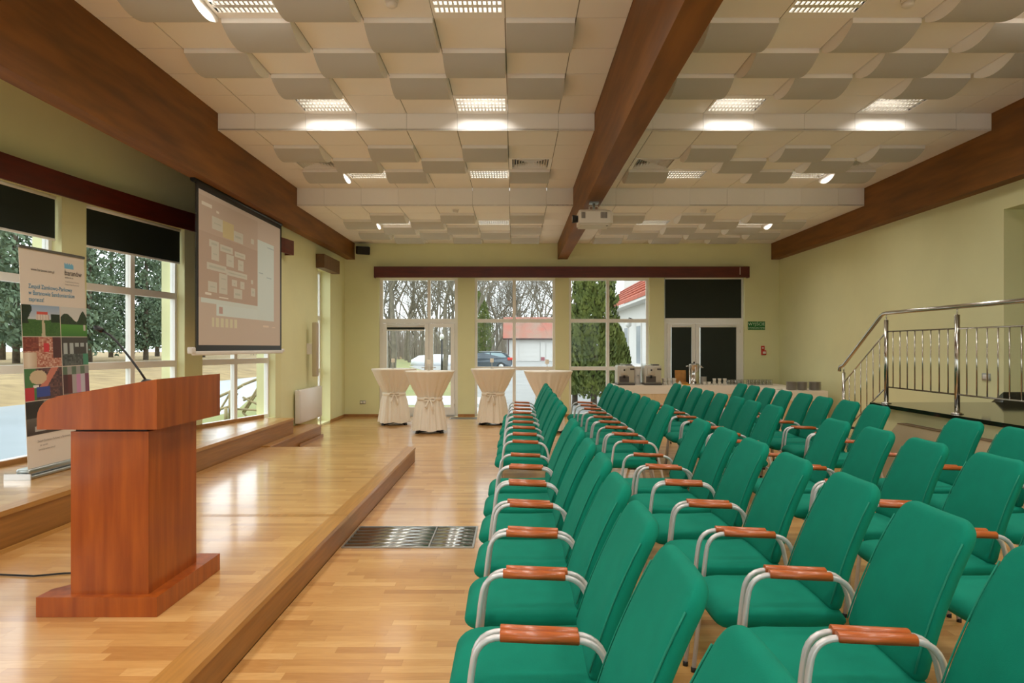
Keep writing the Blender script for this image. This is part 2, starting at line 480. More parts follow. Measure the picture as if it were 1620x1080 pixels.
# pattern: rows counted from each step; section 1 counts towards the camera
S1 = {1: ('', 'cfCF', ''), 2: ('cegBDF', '', ''), 3: ('bdfCEG', '', ''), 4: ('cegBDF', '', ''), 5: ('bdEG', 'cfCF', ''),
      6: ('cegBDF', '', ''), 7: ('bdfCEG', '', '')}
S2 = {1: ('', '', ''), 2: ('bdfCEG', '', ''), 3: ('ceDF', '', 'bgBG'), 4: ('bdgBEG', 'cfCF', ''), 5: ('', '', '')}
S3 = {1: ('', '', ''), 2: ('cegBDF', '', ''), 3: ('bdEG', 'cfCF', ''), 4: ('cegBDF', '', ''), 5: ('bdfCEG', '', ''), 6: ('cegBDF', '', ''), 7: ('', '', '')}
LIGHTS, VENTS = [], []
def section(S, z, y_of):
    for r, (domes, lights, vents) in S.items():
        y0, y1 = y_of(r)
        for n, (x0, x1) in COLS.items():
            c = ((x0 + x1) / 2, (y0 + y1) / 2, z)
            if n in lights: LIGHTS.append((c, n, r))
            elif n in vents: VENTS.append((c, n))
            elif n in domes: inst(DM, 'domed_tile', ceil, c)
            else: inst(tile_mesh(x1 - x0, y1 - y0), 'ceiling_tile', ceil, c)
section(S1, Z1, lambda r: (D1 - 0.6 * r, D1 - 0.6 * (r - 1)))
section(S2, Z2, lambda r: (D1 + 0.6 * (r - 1), D1 + 0.6 * r))
section(S3, Z3, lambda r: (D2 + 0.6 * (r - 1), min(D2 + 0.6 * r, YB)))
# ceiling behind the photographer: one plain run of tiles with its luminaires
yb0, yb1 = YF, D1 - 0.6 * 7
RL = [(c, r) for c in 'cfCF' for r in (9, 13, 17)]
b = MB()
for j in range(int((yb1 - yb0) / 0.6) + 1):
    y1_ = yb1 - 0.6 * j; y0_ = max(y1_ - 0.6, YF)
    if y1_ - y0_ < 0.02: continue
    for n, (x0, x1) in COLS.items():
        if (n, 8 + j) in RL: LIGHTS.append((((x0 + x1) / 2, (y0_ + y1_) / 2, Z1), n, 8 + j)); continue
        b.box(x0 + G, x1 - G, y0_ + G, y1_ - G, Z1, Z1 + 0.02)
o = b.build('rear_ceiling_tiles', CEIL, ceil); o['kind'] = 'stuff'
MB().box(-5.05, -3.701, YF, YB, Z1 + 0.005, Z1 + 0.03).build('bounce_strip', CEIL, ceil)  # white strip added behind the left beam to bounce light onto the wall
# white risers between the ceiling levels
for d, za, zb in ((D1, Z2, Z1), (D2, Z3, Z2)):
    for n, (x0, x1) in COLS.items():
        MB().box(x0 + 0.0015, x1 - 0.0015, d, d + 0.02, za, zb + 0.015).build('fascia_panel', FASC, ceil)

# beams
tag(MB().box(-3.70, BL, YF, YB, 3.46, 4.5).build('ceiling_beam', BEAM), 'long brown wooden ceiling beam on the left above the projection screen', 'beam', 'ceiling beams')
tag(MB().box(BC0, BC1, YF, YB, 3.465, 4.5).build('ceiling_beam', BEAM), 'brown wooden ceiling beam in the middle carrying the projector', 'beam', 'ceiling beams')
tag(MB().box(BR, XR, YF, YB, 3.46, 4.5).build('ceiling_beam', BEAM), 'dark brown wooden ceiling beam along the right wall', 'beam', 'ceiling beams')

# luminaires
def light_meshes():
    fr = MB()
    w, y0, y1 = 0.299, -0.20, 0.20
    fr.box(-w, w, -w, y0, -0.004, 0.02); fr.box(-w, w, y1, w, -0.004, 0.02)
    fr.box(-w, -0.275, y0, y1, -0.004, 0.02); fr.box(0.275, w, y0, y1, -0.004, 0.02)
    frm = fr.mesh('frame', FASC)
    hs = MB().box(-0.275, 0.275, y0, y1, 0.095, 0.10).box(-0.28, -0.275, y0, y1, 0.0, 0.10).box(0.275, 0.28, y0, y1, 0.0, 0.10)
    hs.box(-0.28, 0.28, y0 - 0.005, y0, 0.0, 0.10).box(-0.28, 0.28, y1, y1 + 0.005, 0.0, 0.10)
    hsm = hs.mesh('reflector', REFL)
    lv = MB()
    for i in range(1, 14): lv.box(-0.275 + 0.55 * i / 14 - 0.008, -0.275 + 0.55 * i / 14 + 0.008, y0, y1, 0.0, 0.018)
    for j in range(1, 4): lv.box(-0.275, 0.275, y0 + 0.1 * j - 0.024, y0 + 0.1 * j + 0.024, -0.001, 0.018)
    lvm = lv.mesh('louver', REFL)
    tb = MB()
    for j in range(4): tb.tube([(-0.268, y0 + 0.05 + 0.1 * j, 0.045), (0.268, y0 + 0.05 + 0.1 * j, 0.045)], 0.02, 8)
    return frm, hsm, lvm, [MB().tube([(-0.268, 0, 0), (0.268, 0, 0)], 0.02, 8).mesh('lamp_tube', TUBEL)]
LFM, LHM, LLM, LTM = light_meshes()
sec_name = {Z1: 'front ceiling section', Z2: 'middle ceiling section', Z3: 'rear ceiling section'}
coln = {'c': 'nearest the left beam', 'f': 'left of the central beam', 'C': 'right of the central beam', 'F': 'nearest the right beam'}
for c, n, r in LIGHTS:
    s = sec_name[c[2]]
    if c[2] == Z1: s = {1: 'front ceiling section by its step', 5: 'topmost in the picture'}.get(r, 'behind the camera, row %s' % {9: 'one', 13: 'two', 17: 'three'}.get(r, ''))
    t = thing('ceiling_light', 'louvred ceiling light %s, %s' % (coln[n], s), 'ceiling light', c, group='louvred ceiling lights')
    inst(LFM, 'frame', t); inst(LHM, 'reflector', t); inst(LLM, 'louver', t)
    for j in range(4): inst(LTM[0], 'lamp_tube', t, (0, -0.15 + 0.1 * j, 0.05))
    al = bpy.data.lights.new('luminaire_light', 'AREA'); al.shape = 'RECTANGLE'; al.size = 0.54; al.size_y = 0.39; al.spread = math.radians(140)
    al.energy = LAMP * {Z1: 1.0, Z2: 0.85, Z3: 0.55}[c[2]] * (0.8 if n in 'CF' and c[2] < Z1 else 1) * (0.55 if c[2] == Z1 and r == 1 else 1); al.color = (1.0, 0.95, 0.88)
    lo = link(bpy.data.objects.new('luminaire_light', al), t); lo.location = (0, 0, -0.008)
# vents
VFM = MB().box(-0.297, 0.297, -0.297, -0.25, -0.006, 0.02).box(-0.297, 0.297, 0.25, 0.297, -0.006, 0.02).box(-0.297, -0.25, -0.25, 0.25, -0.006, 0.02).box(0.25, 0.297, -0.25, 0.25, -0.006, 0.02).mesh('vent_frame', FASC)
VBM = MB().box(-0.25, 0.25, -0.25, 0.25, 0.06, 0.065).mesh('vent_backing', BLACK)
for c, n in VENTS:
    nm = {'b': 'nearest the left beam', 'g': 'just left of the central beam', 'B': 'just right of the central beam', 'G': 'nearest the right beam'}[n]
    t = thing('ceiling_vent', 'square slatted air diffuser in the middle ceiling section, ' + nm, 'vent', c, group='ceiling air diffusers')
    inst(VFM, 'vent_frame', t); inst(VBM, 'vent_backing', t)
    for k in range(6):                                # nested square louvre rings
        a = 0.235 - 0.036 * k; e = a - 0.014
        q = MB()
        for (p0, p1) in (((-1, -1), (1, -1)), ((1, -1), (1, 1)), ((1, 1), (-1, 1)), ((-1, 1), (-1, -1))):
            q.add([(p0[0] * a, p0[1] * a, 0.0), (p1[0] * a, p1[1] * a, 0.0), (p1[0] * e, p1[1] * e, 0.045), (p0[0] * e, p0[1] * e, 0.045),
                   (p0[0] * (a - .004), p0[1] * (a - .004), 0.0), (p1[0] * (a - .004), p1[1] * (a - .004), 0.0), (p1[0] * (e - .004), p1[1] * (e - .004), 0.045), (p0[0] * (e - .004), p0[1] * (e - .004), 0.045)],
                  [(0, 1, 2, 3), (5, 4, 7, 6), (0, 4, 5, 1)])
        q.build('slat', FASC, t)
# smoke detectors
for (x, y, z, lb) in ((-0.98, 5.55, Z1, 'front ceiling section, left of the central beam'), (3.14, 5.55, Z1, 'front ceiling section, right of the central beam'),
                      (-0.98, 11.55, Z3, 'rear ceiling section, left of the central beam'), (3.14, 11.55, Z3, 'rear ceiling section, right of the central beam')):
    t = thing('smoke_detector', 'round white smoke detector on the ' + lb, 'smoke detector', (x, y, z), group='smoke detectors')
    MB().lathe([(0.001, 0.0), (0.055, 0.0), (0.055, -0.018), (0.05, -0.022)], 18).build('mounting_base', WHITE, t)
    MB().lathe([(0.045, -0.022), (0.045, -0.045), (0.03, -0.058), (0.004, -0.06)], 18).build('sensor_head', WHITE, t)

# ------------------------------------------------------------------ windows
def frame_matrix(p0, p1, z0=0.0):
    u = (Vector((*p1, 0)) - Vector((*p0, 0))); L = u.length; u.normalize()
    n = Vector((0, 0, 1)).cross(u)
    M = Matrix(((u.x, n.x, 0, p0[0]), (u.y, n.y, 0, p0[1]), (0, 0, 1, z0), (0, 0, 0, 1)))
    return M, L
def window(name, p0, p1, z0, z1, us, zs, rec=0.12, skip=(), sash=()):
    """frame with mullions at fractions us and transoms at heights zs, one pane in each opening"""
    M, L = frame_matrix(p0, p1)
    w = sempty(name); fw = 0.055; a, c = rec, rec + 0.07
    b = MB()
    b.box(0, fw, a, c, z0, z1, M=M); b.box(L - fw, L, a, c, z0, z1, M=M)
    b.box(fw, L - fw, a, c, z1 - fw, z1, M=M); b.box(fw, L - fw, a, c, z0, z0 + fw, M=M)
    ue = [0.0] + [u * L for u in us] + [L]; ze = [z0] + list(zs) + [z1]
    for z in zs: b.box(fw, L - fw, a, c, z - 0.04, z + 0.04, M=M)
    for u in us: b.box(u * L - 0.035, u * L + 0.035, a + 0.001, c - 0.001, z0 + fw, z1 - fw, M=M)
    b.build('frame', FRAME, w)
    for i in range(len(ue) - 1):
        for j in range(len(ze) - 1):
            if (i, j) in skip: continue
            ua = ue[i] + (fw if i == 0 else 0.035); ub = ue[i + 1] - (fw if i == len(ue) - 2 else 0.035)
            za = ze[j] + (fw if j == 0 else 0.04); zb = ze[j + 1] - (fw if j == len(ze) - 2 else 0.04)
            MB().box(ua, ub, a + 0.03, a + 0.036, za, zb, M=M).build('pane', M_GLASS, w)
    return w, M, L
for i, (d0, d1) in enumerate(LW):
    window('window_%d' % (i + 1), (XL(d0), d0), (XL(d1), d1), UPZ - 0.02, WTOP, [0.5], [1.32, 2.19], 0.10)
window('window_7', (XW, 13.25), (XW, 14.15), 0.04, WTOP, [], [1.06, 2.12], 0.2)
BT = [1.06, 2.115]
window('window_8', (BW[1][0], YB), (BW[1][1], YB), 0.0, WTOP, [0.49], BT, 0.08)
window('window_9', (BW[2][0], YB), (BW[2][1], YB), 0.0, WTOP, [0.49], BT, 0.08)
for i, (a, c) in enumerate(FILL_WIN): window('window_%d' % (10 + i), (c, YF), (a, YF), 0.0, WTOP, [0.5], BT, 0.08)  # added windows out of view, they let in fill light
# two glazed doors with fanlights in the back wall
def door(name, x0, x1, split, fan):
    M, L = frame_matrix((x0, YB), (x1, YB)); w = sempty(name); b = MB(); a, c = 0.08, 0.15
    fw = 0.075
    b.box(0, fw, a, c, 0, WTOP, M=M).box(L - fw, L, a, c, 0, WTOP, M=M).box(fw, L - fw, a, c, WTOP - 0.05, WTOP, M=M)
    b.box(fw, L - fw, a, c, 2.06, 2.16, M=M).box(fw, L - fw, a, c, -0.01, 0.02, M=M)
    if fan: b.box(split * L - 0.035, split * L + 0.035, a, c, 2.16, WTOP - 0.05, M=M)
    b.build('frame', FRAME, w)
    parts = [(fw, split * L - 0.035), (split * L + 0.035, L - fw)] if fan else [(fw, L - fw)]
    for u0, u1 in parts: MB().box(u0, u1, a + 0.03, a + 0.036, 2.16, WTOP - 0.05, M=M).build('pane', M_GLASS, w)
    for k, (u0, u1) in enumerate(((fw + 0.004, split * L - 0.004), (split * L + 0.004, L - fw - 0.004))):
        s = 0.085
        lf = MB().box(u0, u0 + s, a - 0.02, c - 0.01, 0.025, 2.055, M=M).box(u1 - s, u1, a - 0.02, c - 0.01, 0.025, 2.055, M=M)
        lf.box(u0 + s, u1 - s, a - 0.02, c - 0.01, 1.97, 2.055, M=M).box(u0 + s, u1 - s, a - 0.02, c - 0.01, 0.025, 0.2, M=M)
        leaf = lf.build('door_leaf', FRAME, w)
        MB().box(u0 + s, u1 - s, a + 0.02, a + 0.026, 0.2, 1.97, M=M).build('pane', M_GLASS, leaf)
        hx = u1 - 0.045 if k == 0 else u0 + 0.045
        MB().box(hx - 0.015, hx + 0.015, a - 0.028, a - 0.02, 0.98, 1.18, M=M).tube([M @ Vector((hx, a - 0.02, 1.08)), M @ Vector((hx, a - 0.06, 1.08)), M @ Vector((hx + (-0.11 if k == 0 else 0.11), a - 0.06, 1.08))], 0.009).build('door_handle', WHITE, leaf)
        for hz in (0.25, 1.85): MB().tube([M @ Vector((u0 if k == 0 else u1, a - 0.025, hz)), M @ Vector((u0 if k == 0 else u1, a - 0.025, hz + 0.09))], 0.011).build('hinge', FRAME, leaf)
    return M, L
door('door_1', BW[0][0], BW[0][1], 0.63, True)
M4, L4 = door('door_2', BW[3][0], BW[3][1], 0.40, False)
# blinds
def blind(label, M, u0, u1, n, z0, z1, bar=True):
    t = thing('roller_blind', label, 'blind', group='dark roller blinds')
    MB().box(u0, u1, n, n + 0.004, z0, z1, M=M).build('blind_fabric', BLIND, t)
    MB().rbox(u0, u1, n - 0.01, n + 0.012, z0 - 0.025, z0, 0.006, M=M).build('bottom_bar', FRAME, t)
    c0, c1 = M @ Vector((u0, n + 0.005, z1 + 0.02)), M @ Vector((u1, n + 0.005, z1 + 0.02))
    MB().tube([c0, c1], 0.022, 10).build('roller', FRAME, t)
for i, lb in ((2, 'dark roller blind half down on the window behind the standing banner'), (1, 'dark roller blind half down on the window left of the projection screen')):
    d0, d1 = LW[i]; M, L = frame_matrix((XL(d0), d0), (XL(d1), d1))
    blind(lb, M, 0.03, L - 0.03, 0.05, 2.63, WTOP - 0.035)
blind('dark roller blind closing the fanlight above the back door on the right', M4, 0.03, L4 - 0.06, 0.03, 2.17, WTOP - 0.03)
blind('narrow dark blind closing the left leaf of the right back door', M4, 0.17, 0.40 * L4 - 0.10, 0.035, 0.24, 1.97)
blind('wide dark blind closing the right leaf of the right back door', M4, 0.40 * L4 + 0.10, L4 - 0.17, 0.035, 0.24, 1.97)
M1, L1 = frame_matrix((BW[0][0], YB), (BW[0][1], YB))
blind('rolled-up blind at the top of the left back door leaf', M1, 0.17, 0.63 * L1 - 0.1, 0.035, 1.92, 1.97)

# pelmets
PZ0, PZ1 = 3.05, 3.29
t = thing('back_pelmet', 'long mahogany-brown pelmet board above the back windows', 'pelmet', (0, 0, 0))
MB().box(-3.07, 5.13, YB - 0.16, YB - 0.135, PZ0, PZ1).build('front_board', PELM, t)
MB().box(-3.07, 5.13, YB - 0.135, YB - 0.001, PZ1 - 0.02, PZ1).build('top_board', PELM, t)
MB().box(-3.07, -3.05, YB - 0.135, YB - 0.001, PZ0, PZ1 - 0.02).build('end_board', PELM, t)
MB().box(5.11, 5.13, YB - 0.135, YB - 0.001, PZ0, PZ1 - 0.02).build('end_board', PELM, t)
MB().tube([(4.92, YB - 0.165, PZ0 + 0.06), (4.92, YB - 0.165, PZ1 - 0.02)], 0.006, 6).build('pull_cord', CLOTH, t)
t = thing('curved_pelmet', 'curved dark mahogany pelmet board over the left windows', 'pelmet')
E = 11.36
def cp(d0, d1, o0, o1, n=40): return [(XL(d0 + (d1 - d0) * i / n) + o0, d0 + (d1 - d0) * i / n) for i in range(n + 1)] + [(XL(d1 + (d0 - d1) * i / n) + o1, d1 + (d0 - d1) * i / n) for i in range(n + 1)]
MB().prism(cp(-1.5, E, 0.145, 0.12), PZ0 - 0.02, PZ1 - 0.03).build('front_board', PELM, t)
MB().prism(cp(-1.5, E, 0.12, 0.004), PZ1 - 0.05, PZ1 - 0.03).build('top_board', PELM, t)
MB().box(XW + 0.001, XW + 0.12, E - 0.02, E, PZ0 - 0.02, PZ1 - 0.05).build('end_board', PELM, t)
t = thing('narrow_pelmet', 'short brown box pelmet above the narrow side window', 'pelmet')
MB().box(XW + 0.001, XW + 0.16, 13.12, 14.28, PZ0 - 0.02, PZ1).build('pelmet_box', mat('brown_pelmet', (118, 84, 48), 0.5, var=0.15, scale=8), t)

# ------------------------------------------------------------------ projection screen
scr = thing('projection_screen', 'pull-down projection screen showing a slide, hanging below the left beam', 'projection screen', (-3.64, 7.95, 0))
SW, SH0, SH1 = 2.88, 1.485, 3.44
# local frame: u runs from far to near so the picture reads from the room
MS = Matrix(((0, 0, 1, 0.004), (1, 0, 0, 0), (0, 1, 0, 0), (0, 0, 0, 1)))
MB().box(-0.002, 0.002, 0.0, SW, SH0, SH1).build('black_border', BLACK, scr)
IW, IH = SW - 0.10, SH1 - SH0 - 0.15
def slide(u, v):
    def q(a, b_, c, d): return a <= u <= b_ and c <= v <= d
    base = (198, 181, 165)
    if q(0.66, 0.90, 0.20, 0.83):                        # white page on the right
        if q(0.80, 0.90, 0.79, 0.80) or q(0.68, 0.74, 0.57, 0.575) or q(0.68, 0.74, 0.46, 0.465) or q(0.79, 0.86, 0.55, 0.555): return (170, 185, 185)
        return (206, 216, 210)
    if q(0.17, 0.66, 0.20, 0.275):
        if q(0.20, 0.24, 0.215, 0.265): return (190, 160, 150)
        if q(0.28, 0.62, 0.235, 0.24): return (185, 195, 195)
        return (208, 218, 212)
    if q(0.02, 0.66, 0.275, 0.31): return (206, 214, 206)
    if q(0.0, 0.66, 0.31, 0.97):                         # slide with boxes
        for a in ((.13, .24, .78, .86), (.36, .47, .745, .825), (.10, .20, .655, .70), (.21, .35, .65, .69), (.37, .50, .64, .68), (.12, .20, .57, .655),
                  (.28, .36, .555, .635), (.41, .48, .55, .625), (.08, .28, .50, .545), (.28, .52, .49, .53), (.20, .29, .42, .495), (.09, .18, .355, .425), (.20, .29, .355, .425),
                  (.34, .40, .42, .47), (.44, .49, .415, .47), (.36, .46, .335, .405), (.57, .61, .78, .815), (.57, .60, .47, .50), (.57, .63, .375, .44)):
            if a[0] <= u <= a[1] and a[2] <= v <= a[3]:
                if abs(v - (a[2] + a[3]) / 2) < 0.005 and u > a[0] + .02 and u < a[1] - .02: return (186, 186, 170)
                return (201, 197, 182)
        if q(.24, .36, .75, .86): return (202, 186, 140)
        if q(.03, .13, .91, .93) or q(.17, .2, .89, .91) or q(.06, .12, .33, .345) or q(.2, .3, .32, .33): return (222, 214, 200)
        return (184, 162, 144) if v < 0.74 else (191, 171, 153)
    if q(0.13, 0.40, 0.125, 0.185) and (int(u * 60) % 3 != 0): return (212, 206, 176)
    if q(0.74, 0.82, 0.15, 0.165) or q(0.87, 0.92, 0.145, 0.155): return (218, 200, 180)
    return base
paint('screen_surface', IW, IH, 180, 130, slide, M_SCREEN, scr, Matrix(((0, 0, 1, 0.0045), (1, 0, 0, 0.05), (0, 1, 0, SH0 + 0.07), (0, 0, 0, 1))))
MB().rbox(-0.022, 0.022, -0.07, SW + 0.04, SH0 - 0.05, SH0, 0.008).build('bottom_bar', WHITE, scr)
MB().rbox(-0.03, 0.03, -0.16, -0.07, SH0 - 0.03, SH0 + 0.045, 0.01).build('bar_end_cap', WHITE, scr)
MB().rbox(-0.03, 0.03, SW + 0.04, SW + 0.09, SH0 - 0.03, SH0 + 0.02, 0.01).build('bar_end_cap', WHITE, scr)
for yy in (-0.02, SW + 0.02):
    MB().tube([(0, yy, SH0), (0, yy, SH1)], 0.004, 5).build('tension_cord', BLACK, scr)
MB().tube([(-0.02, -0.05, SH1 + 0.005), (-0.02, SW + 0.05, SH1 + 0.005)], 0.03, 10).build('roller_tube', BLACK, scr)

# ------------------------------------------------------------------ lectern
lec = thing('lectern', 'cherry-wood lectern with sloping top standing on the stage', 'lectern', (-2.075, 3.82, STZ + 0.001))
bx0, bx1, by0, by1 = -0.30, 0.30, -0.37, 0.37
MB().prism([(bx1, by0), (bx1, by1), (bx0, by1), (bx0, by1 - 0.12), (bx0 + 0.06, by1 - 0.20), (bx0 + 0.06, by0 + 0.20), (bx0, by0 + 0.12), (bx0, by0)], 0, 0.098).build('plinth', LECT, lec)
MB().box(-0.155, 0.235, -0.325, 0.20, 0.098, 0.915).build('column', LECT, lec)
MB().box(-0.14, 0.22, -0.31, 0.185, 0.915, 0.93).build('shadow_gap_board', mat('dark_gap', (48, 20, 8), 0.6), lec)
prof = [(bx1, 0.93), (bx1, 1.18)] + [(-0.21, 1.093)]
for k in range(7):
    a = PI / 2 + k * PI / 2 / 6
    prof.append((-0.195 + 0.10 * math.cos(a), 0.99 + 0.10 * math.sin(a)))
prof += [(-0.296, 0.93)]
n = len(prof); b = MB()
v = [(x, -0.37, z) for x, z in prof] + [(x, 0.37, z) for x, z in prof]
b.add(v, [tuple(range(n)), tuple(reversed(range(n, 2 * n)))] + [(i, i + n, (i + 1) % n + n, (i + 1) % n) for i in range(n)])
b.build('reading_top', LECT, lec)
mic = thing('gooseneck_microphone', 'slim black gooseneck microphone rising from the lectern top', 'microphone', (-2.02, 3.82, STZ + 1.12))
MB().lathe([(0.03, 0.012), (0.03, 0.032), (0.02, 0.042), (0.008, 0.045)], 14).build('mic_base', BLACK, mic)
MB().tube([(0, 0, 0.03), (-0.04, 0, 0.09), (-0.10, 0, 0.17), (-0.16, 0, 0.245), (-0.20, 0, 0.285), (-0.245, 0, 0.31)], 0.006, 7).build('gooseneck', BLACK, mic)
MB().tube([(-0.24, 0, 0.308), (-0.25, 0, 0.314), (-0.275, 0, 0.326), (-0.29, 0, 0.333)], 0.012, 9, radii=[0.008, 0.015, 0.015, 0.008]).build('mic_head', BLACK, mic)
cable = MB().tube([(-3.35, 4.02, STZ + .008), (-3.05, 4.08, STZ + .008), (-2.8, 4.05, STZ + .008), (-2.65, 4.10, STZ + .008), (-2.45, 4.12, STZ + .008), (-2.31, 4.02, STZ + .008)], 0.006, 6).build('floor_cable', BLACK)
tag(cable, 'thin black cable running across the stage to the lectern', 'cable')

# ------------------------------------------------------------------ roll-up banner
ban = thing('rollup_banner', 'tall roll-up banner with photographs behind the lectern', 'banner', (-4.08, 5.70, UPZ + 0.001))
BWID, BHT = 0.865, 1.92
def bm(u, v, eps=0.004):        # local plane: x -> +Y, y -> Z (leaning back a little), facing +X
    return Matrix.Translation((0.07, 0.03, 0)) @ Matrix.Rotation(-0.035, 4, 'Y') @ Matrix.Rotation(0.012, 4, 'X') @ Matrix(((0, 0, 1, eps), (1, 0, 0, u), (0, 1, 0, v), (0, 0, 0, 1)))
MB().rbox(-0.09, 0.11, 0.0, 0.94, 0.0, 0.03, 0.012).rbox(-0.03, 0.09, 0.02, 0.92, 0.028, 0.085, 0.02).build('base_cassette', ALU, ban)
MB().box(-0.10, 0.12, -0.012, 0.0, 0.0, 0.05).build('end_cap', STEEL, ban)
bb_ = MB()
bb_.box(0, BWID, 0.04, BHT, -0.002, 0.002)
o = bb_.build('banner_sheet', VINYL, ban); o.matrix_local = bm(0, 0)
o = MB().rbox(-0.005, BWID + 0.005, BHT - 0.01, BHT + 0.015, -0.010, 0.012, 0.005).build('top_rail', ALUD, ban); o.matrix_local = bm(0, 0)
MB().tube([(0.0, 0.45, 0.05), (-0.02, 0.45, BHT - 0.02)], 0.012, 8).build('support_pole', ALU, ban)
def tb(name, body, size, m, u, v, al='LEFT'):
    text(name, body, size, m, ban, bm(u, 0, 0.0095) @ Matrix.Translation((0, v, 0)), al)
tb('web_address', 'www.baranow.com.pl', 0.034, INKK, 0.13, 1.735)
tb('logo_word', 'baranów', 0.07, INKK, 0.57, 1.735)
tb('logo_small_text', 'sandomierski', 0.022, INKK, 0.572, 1.707)
tb('logo_caption', 'Zespół Zamkowo-Parkowy', 0.018, INKG, 0.572, 1.67)
tb('logo_caption', 'Muzeum Hotel Restauracja', 0.018, INKG, 0.572, 1.645)
tb('headline', 'Zespół Zamkowo-Parkowy', 0.052, INKB, 0.09, 1.585)
tb('headline', 'w Baranowie Sandomierskim', 0.052, INKB, 0.09, 1.53)
tb('headline', 'zaprasza!', 0.052, INKB, 0.09, 1.475)
tb('footer_text', 'Zespół Zamkowo-Parkowy w Baranowie', 0.026, INKG, 0.12, 0.285)
tb('footer_text', 'tel. zamek', 0.024, INKG, 0.15, 0.25)
tb('footer_text', 'www.baranow.com.pl', 0.024, INKG, 0.13, 0.215)
paint('logo_emblem', 0.13, 0.05, 8, 5, lambda u, v: (120, 185, 215) if v < .75 or int(u * 8) % 2 == 0 else (226, 214, 200), M_PRINT, ban, bm(0, 0, 0.008) @ Matrix.Translation((0.572, 1.795, 0)))
def nz(u, v, s):
    x = math.sin(u * 127.1 * s + v * 311.7 * s) * 43758.5453
    return x - math.floor(x)
def mixc(a, b, t): return tuple(a[i] * (1 - t) + b[i] * t for i in range(3))
def ph_castle(u, v):
    if .36 < u < .70 and .52 < v < .70: return (214, 200, 188) if int(u * 40) % 3 else (190, 170, 160)
    if .38 < u < .66 and .70 <= v < .80: return (206, 84, 70)
    if u < .20 + .05 * math.sin(v * 9) and v > .40 or (u > .76 and .45 < v < .72): return (26, 44, 22)
    if v > .55: return mixc((196, 200, 205), (140, 165, 195), (v - .55) * 2)
    if abs(u - .54) < .03 + .05 * (0.5 - v): return (190, 180, 150)
    return mixc((48, 92, 30), (70, 110, 44), nz(round(u * 30), round(v * 30), 1))
def ph_golf(u, v):
    if v > .44 + .34 * math.exp(-((u - .2) / .3) ** 2) and v > .44 + .44 * math.exp(-((u - .85) / .18) ** 2): return (206, 205, 200)
    if v > .42: return mixc((28, 44, 20), (44, 66, 30), nz(round(u * 26), round(v * 26), 2))
    if .86 < u < .94 and .2 < v < .6: return (190, 185, 175)
    return mixc((60, 120, 40), (92, 150, 56), v * 2)
def ph_party(u, v):
    if v < .5 and u < .34: return mixc((226, 214, 196), (190, 160, 130), abs(u - .12) * 4)
    if v > .55 and u < .4: return mixc((110, 40, 30), (150, 80, 60), nz(round(u * 22), round(v * 20), 1))
    if u > .78 and v > .3: return (80, 40, 40)
    if .52 < u < .66 and .5 < v < .8: return (206, 50, 60)
    return mixc((214, 180, 160), (160, 80, 60), nz(round(u * 24), round(v * 22), 1.3))
def ph_terrace(u, v):
    if v > .80: return (70, 66, 60)
    if v > .42: return (64, 60, 56) if int(u * 14) % 3 == 0 or .5 < u < .85 and v < .65 else (170, 178, 176)
    if u > .8: return (70, 140, 110)
    return mixc((50, 56, 54), (100, 104, 100), nz(round(u * 18), round(v * 15), 1))
def ph_craft(u, v):
    if (u - .35) ** 2 + (v - .72) ** 2 < .05: return (206, 184, 150)
    if v < .40 and u < .22: return (190, 50, 60)
    if .3 < u < .65 and .1 < v < .4: return (50, 70, 150)
    if .2 < u < .36 and .38 < v < .48: return (226, 224, 220)
    if abs(u - .25 - v * .55) < .1 and v > .25: return (200, 120, 100)
    return mixc((60, 40, 44), (120, 80, 76), nz(round(u * 20), round(v * 18), 2)) if u > .3 else (70, 120, 70)
def ph_costume(u, v):
    k = int(u * 6)
    if v > .72: return (150, 150, 146) if k % 2 else (90, 110, 90)
    return [(70, 30, 34), (90, 36, 40), (170, 160, 160), (196, 140, 180), (190, 184, 196), (120, 60, 90)][min(k, 5)] if v > .1 else (120, 112, 100)
def ph_dark(u, v):
    if u < .45 and v > .5: return (40, 34, 32)
    if .2 < u < .5 and .08 < v < .25: return (180, 176, 170)
    return mixc((60, 50, 46), (130, 124, 116), min(1, v * 1.2))
def photo(fn, u0, u1, v0, v1):
    paint('banner_photo', u1 - u0, v1 - v0, 48, 44, fn, M_PRINT, ban, bm(0, 0, 0.008) @ Matrix.Translation((u0, v0, 0)))
photo(ph_castle, 0.0, .478, 1.18, 1.445); photo(ph_golf, .488, BWID, 1.18, 1.445)
photo(ph_party, 0.0, .478, .915, 1.173); photo(ph_terrace, .488, BWID, .915, 1.173)
photo(ph_craft, 0.0, .478, .640, .908); photo(ph_costume, .488, BWID, .640, .908)
photo(ph_dark, 0.0, .478, .351, .633); photo(lambda u, v: mixc((80, 96, 70), (150, 150, 140), v), .488, BWID, .351, .633)

# ------------------------------------------------------------------ left wall fittings
rad = thing('panel_radiator', 'white steel panel radiator on the left wall past the window step', 'radiator', (XW, 12.45, 0))
MB().rbox(0.03, 0.115, -0.68, 0.68, 0.23, 0.80, 0.012).build('radiator_body', WHITE, rad)
MB().rbox(0.115, 0.122, -0.64, 0.64, 0.26, 0.77, 0.003).build('front_panel', WHITE, rad)
for yy in (-0.5, 0.5): MB().box(0.003, 0.03, yy - 0.03, yy + 0.03, 0.3, 0.75).build('wall_bracket', WHITE, rad)
MB().tube([(0.07, 0.69, 0.28), (0.07, 0.74, 0.28), (0.07, 0.745, 0.20), (0.07, 0.745, 0.0)], 0.010, 7).build('supply_pipe', WHITE, rad)
MB().lathe([(0.02, -0.03), (0.02, 0.03)], 12).build('valve', ALU, rad, (0.07, 0.72, 0.30))
for yy in (-0.66, 0.66): MB().lathe([(0.014, 0), (0.014, 0.012)], 10).build('end_plug', ALU, rad, (0.08, yy, 0.797))
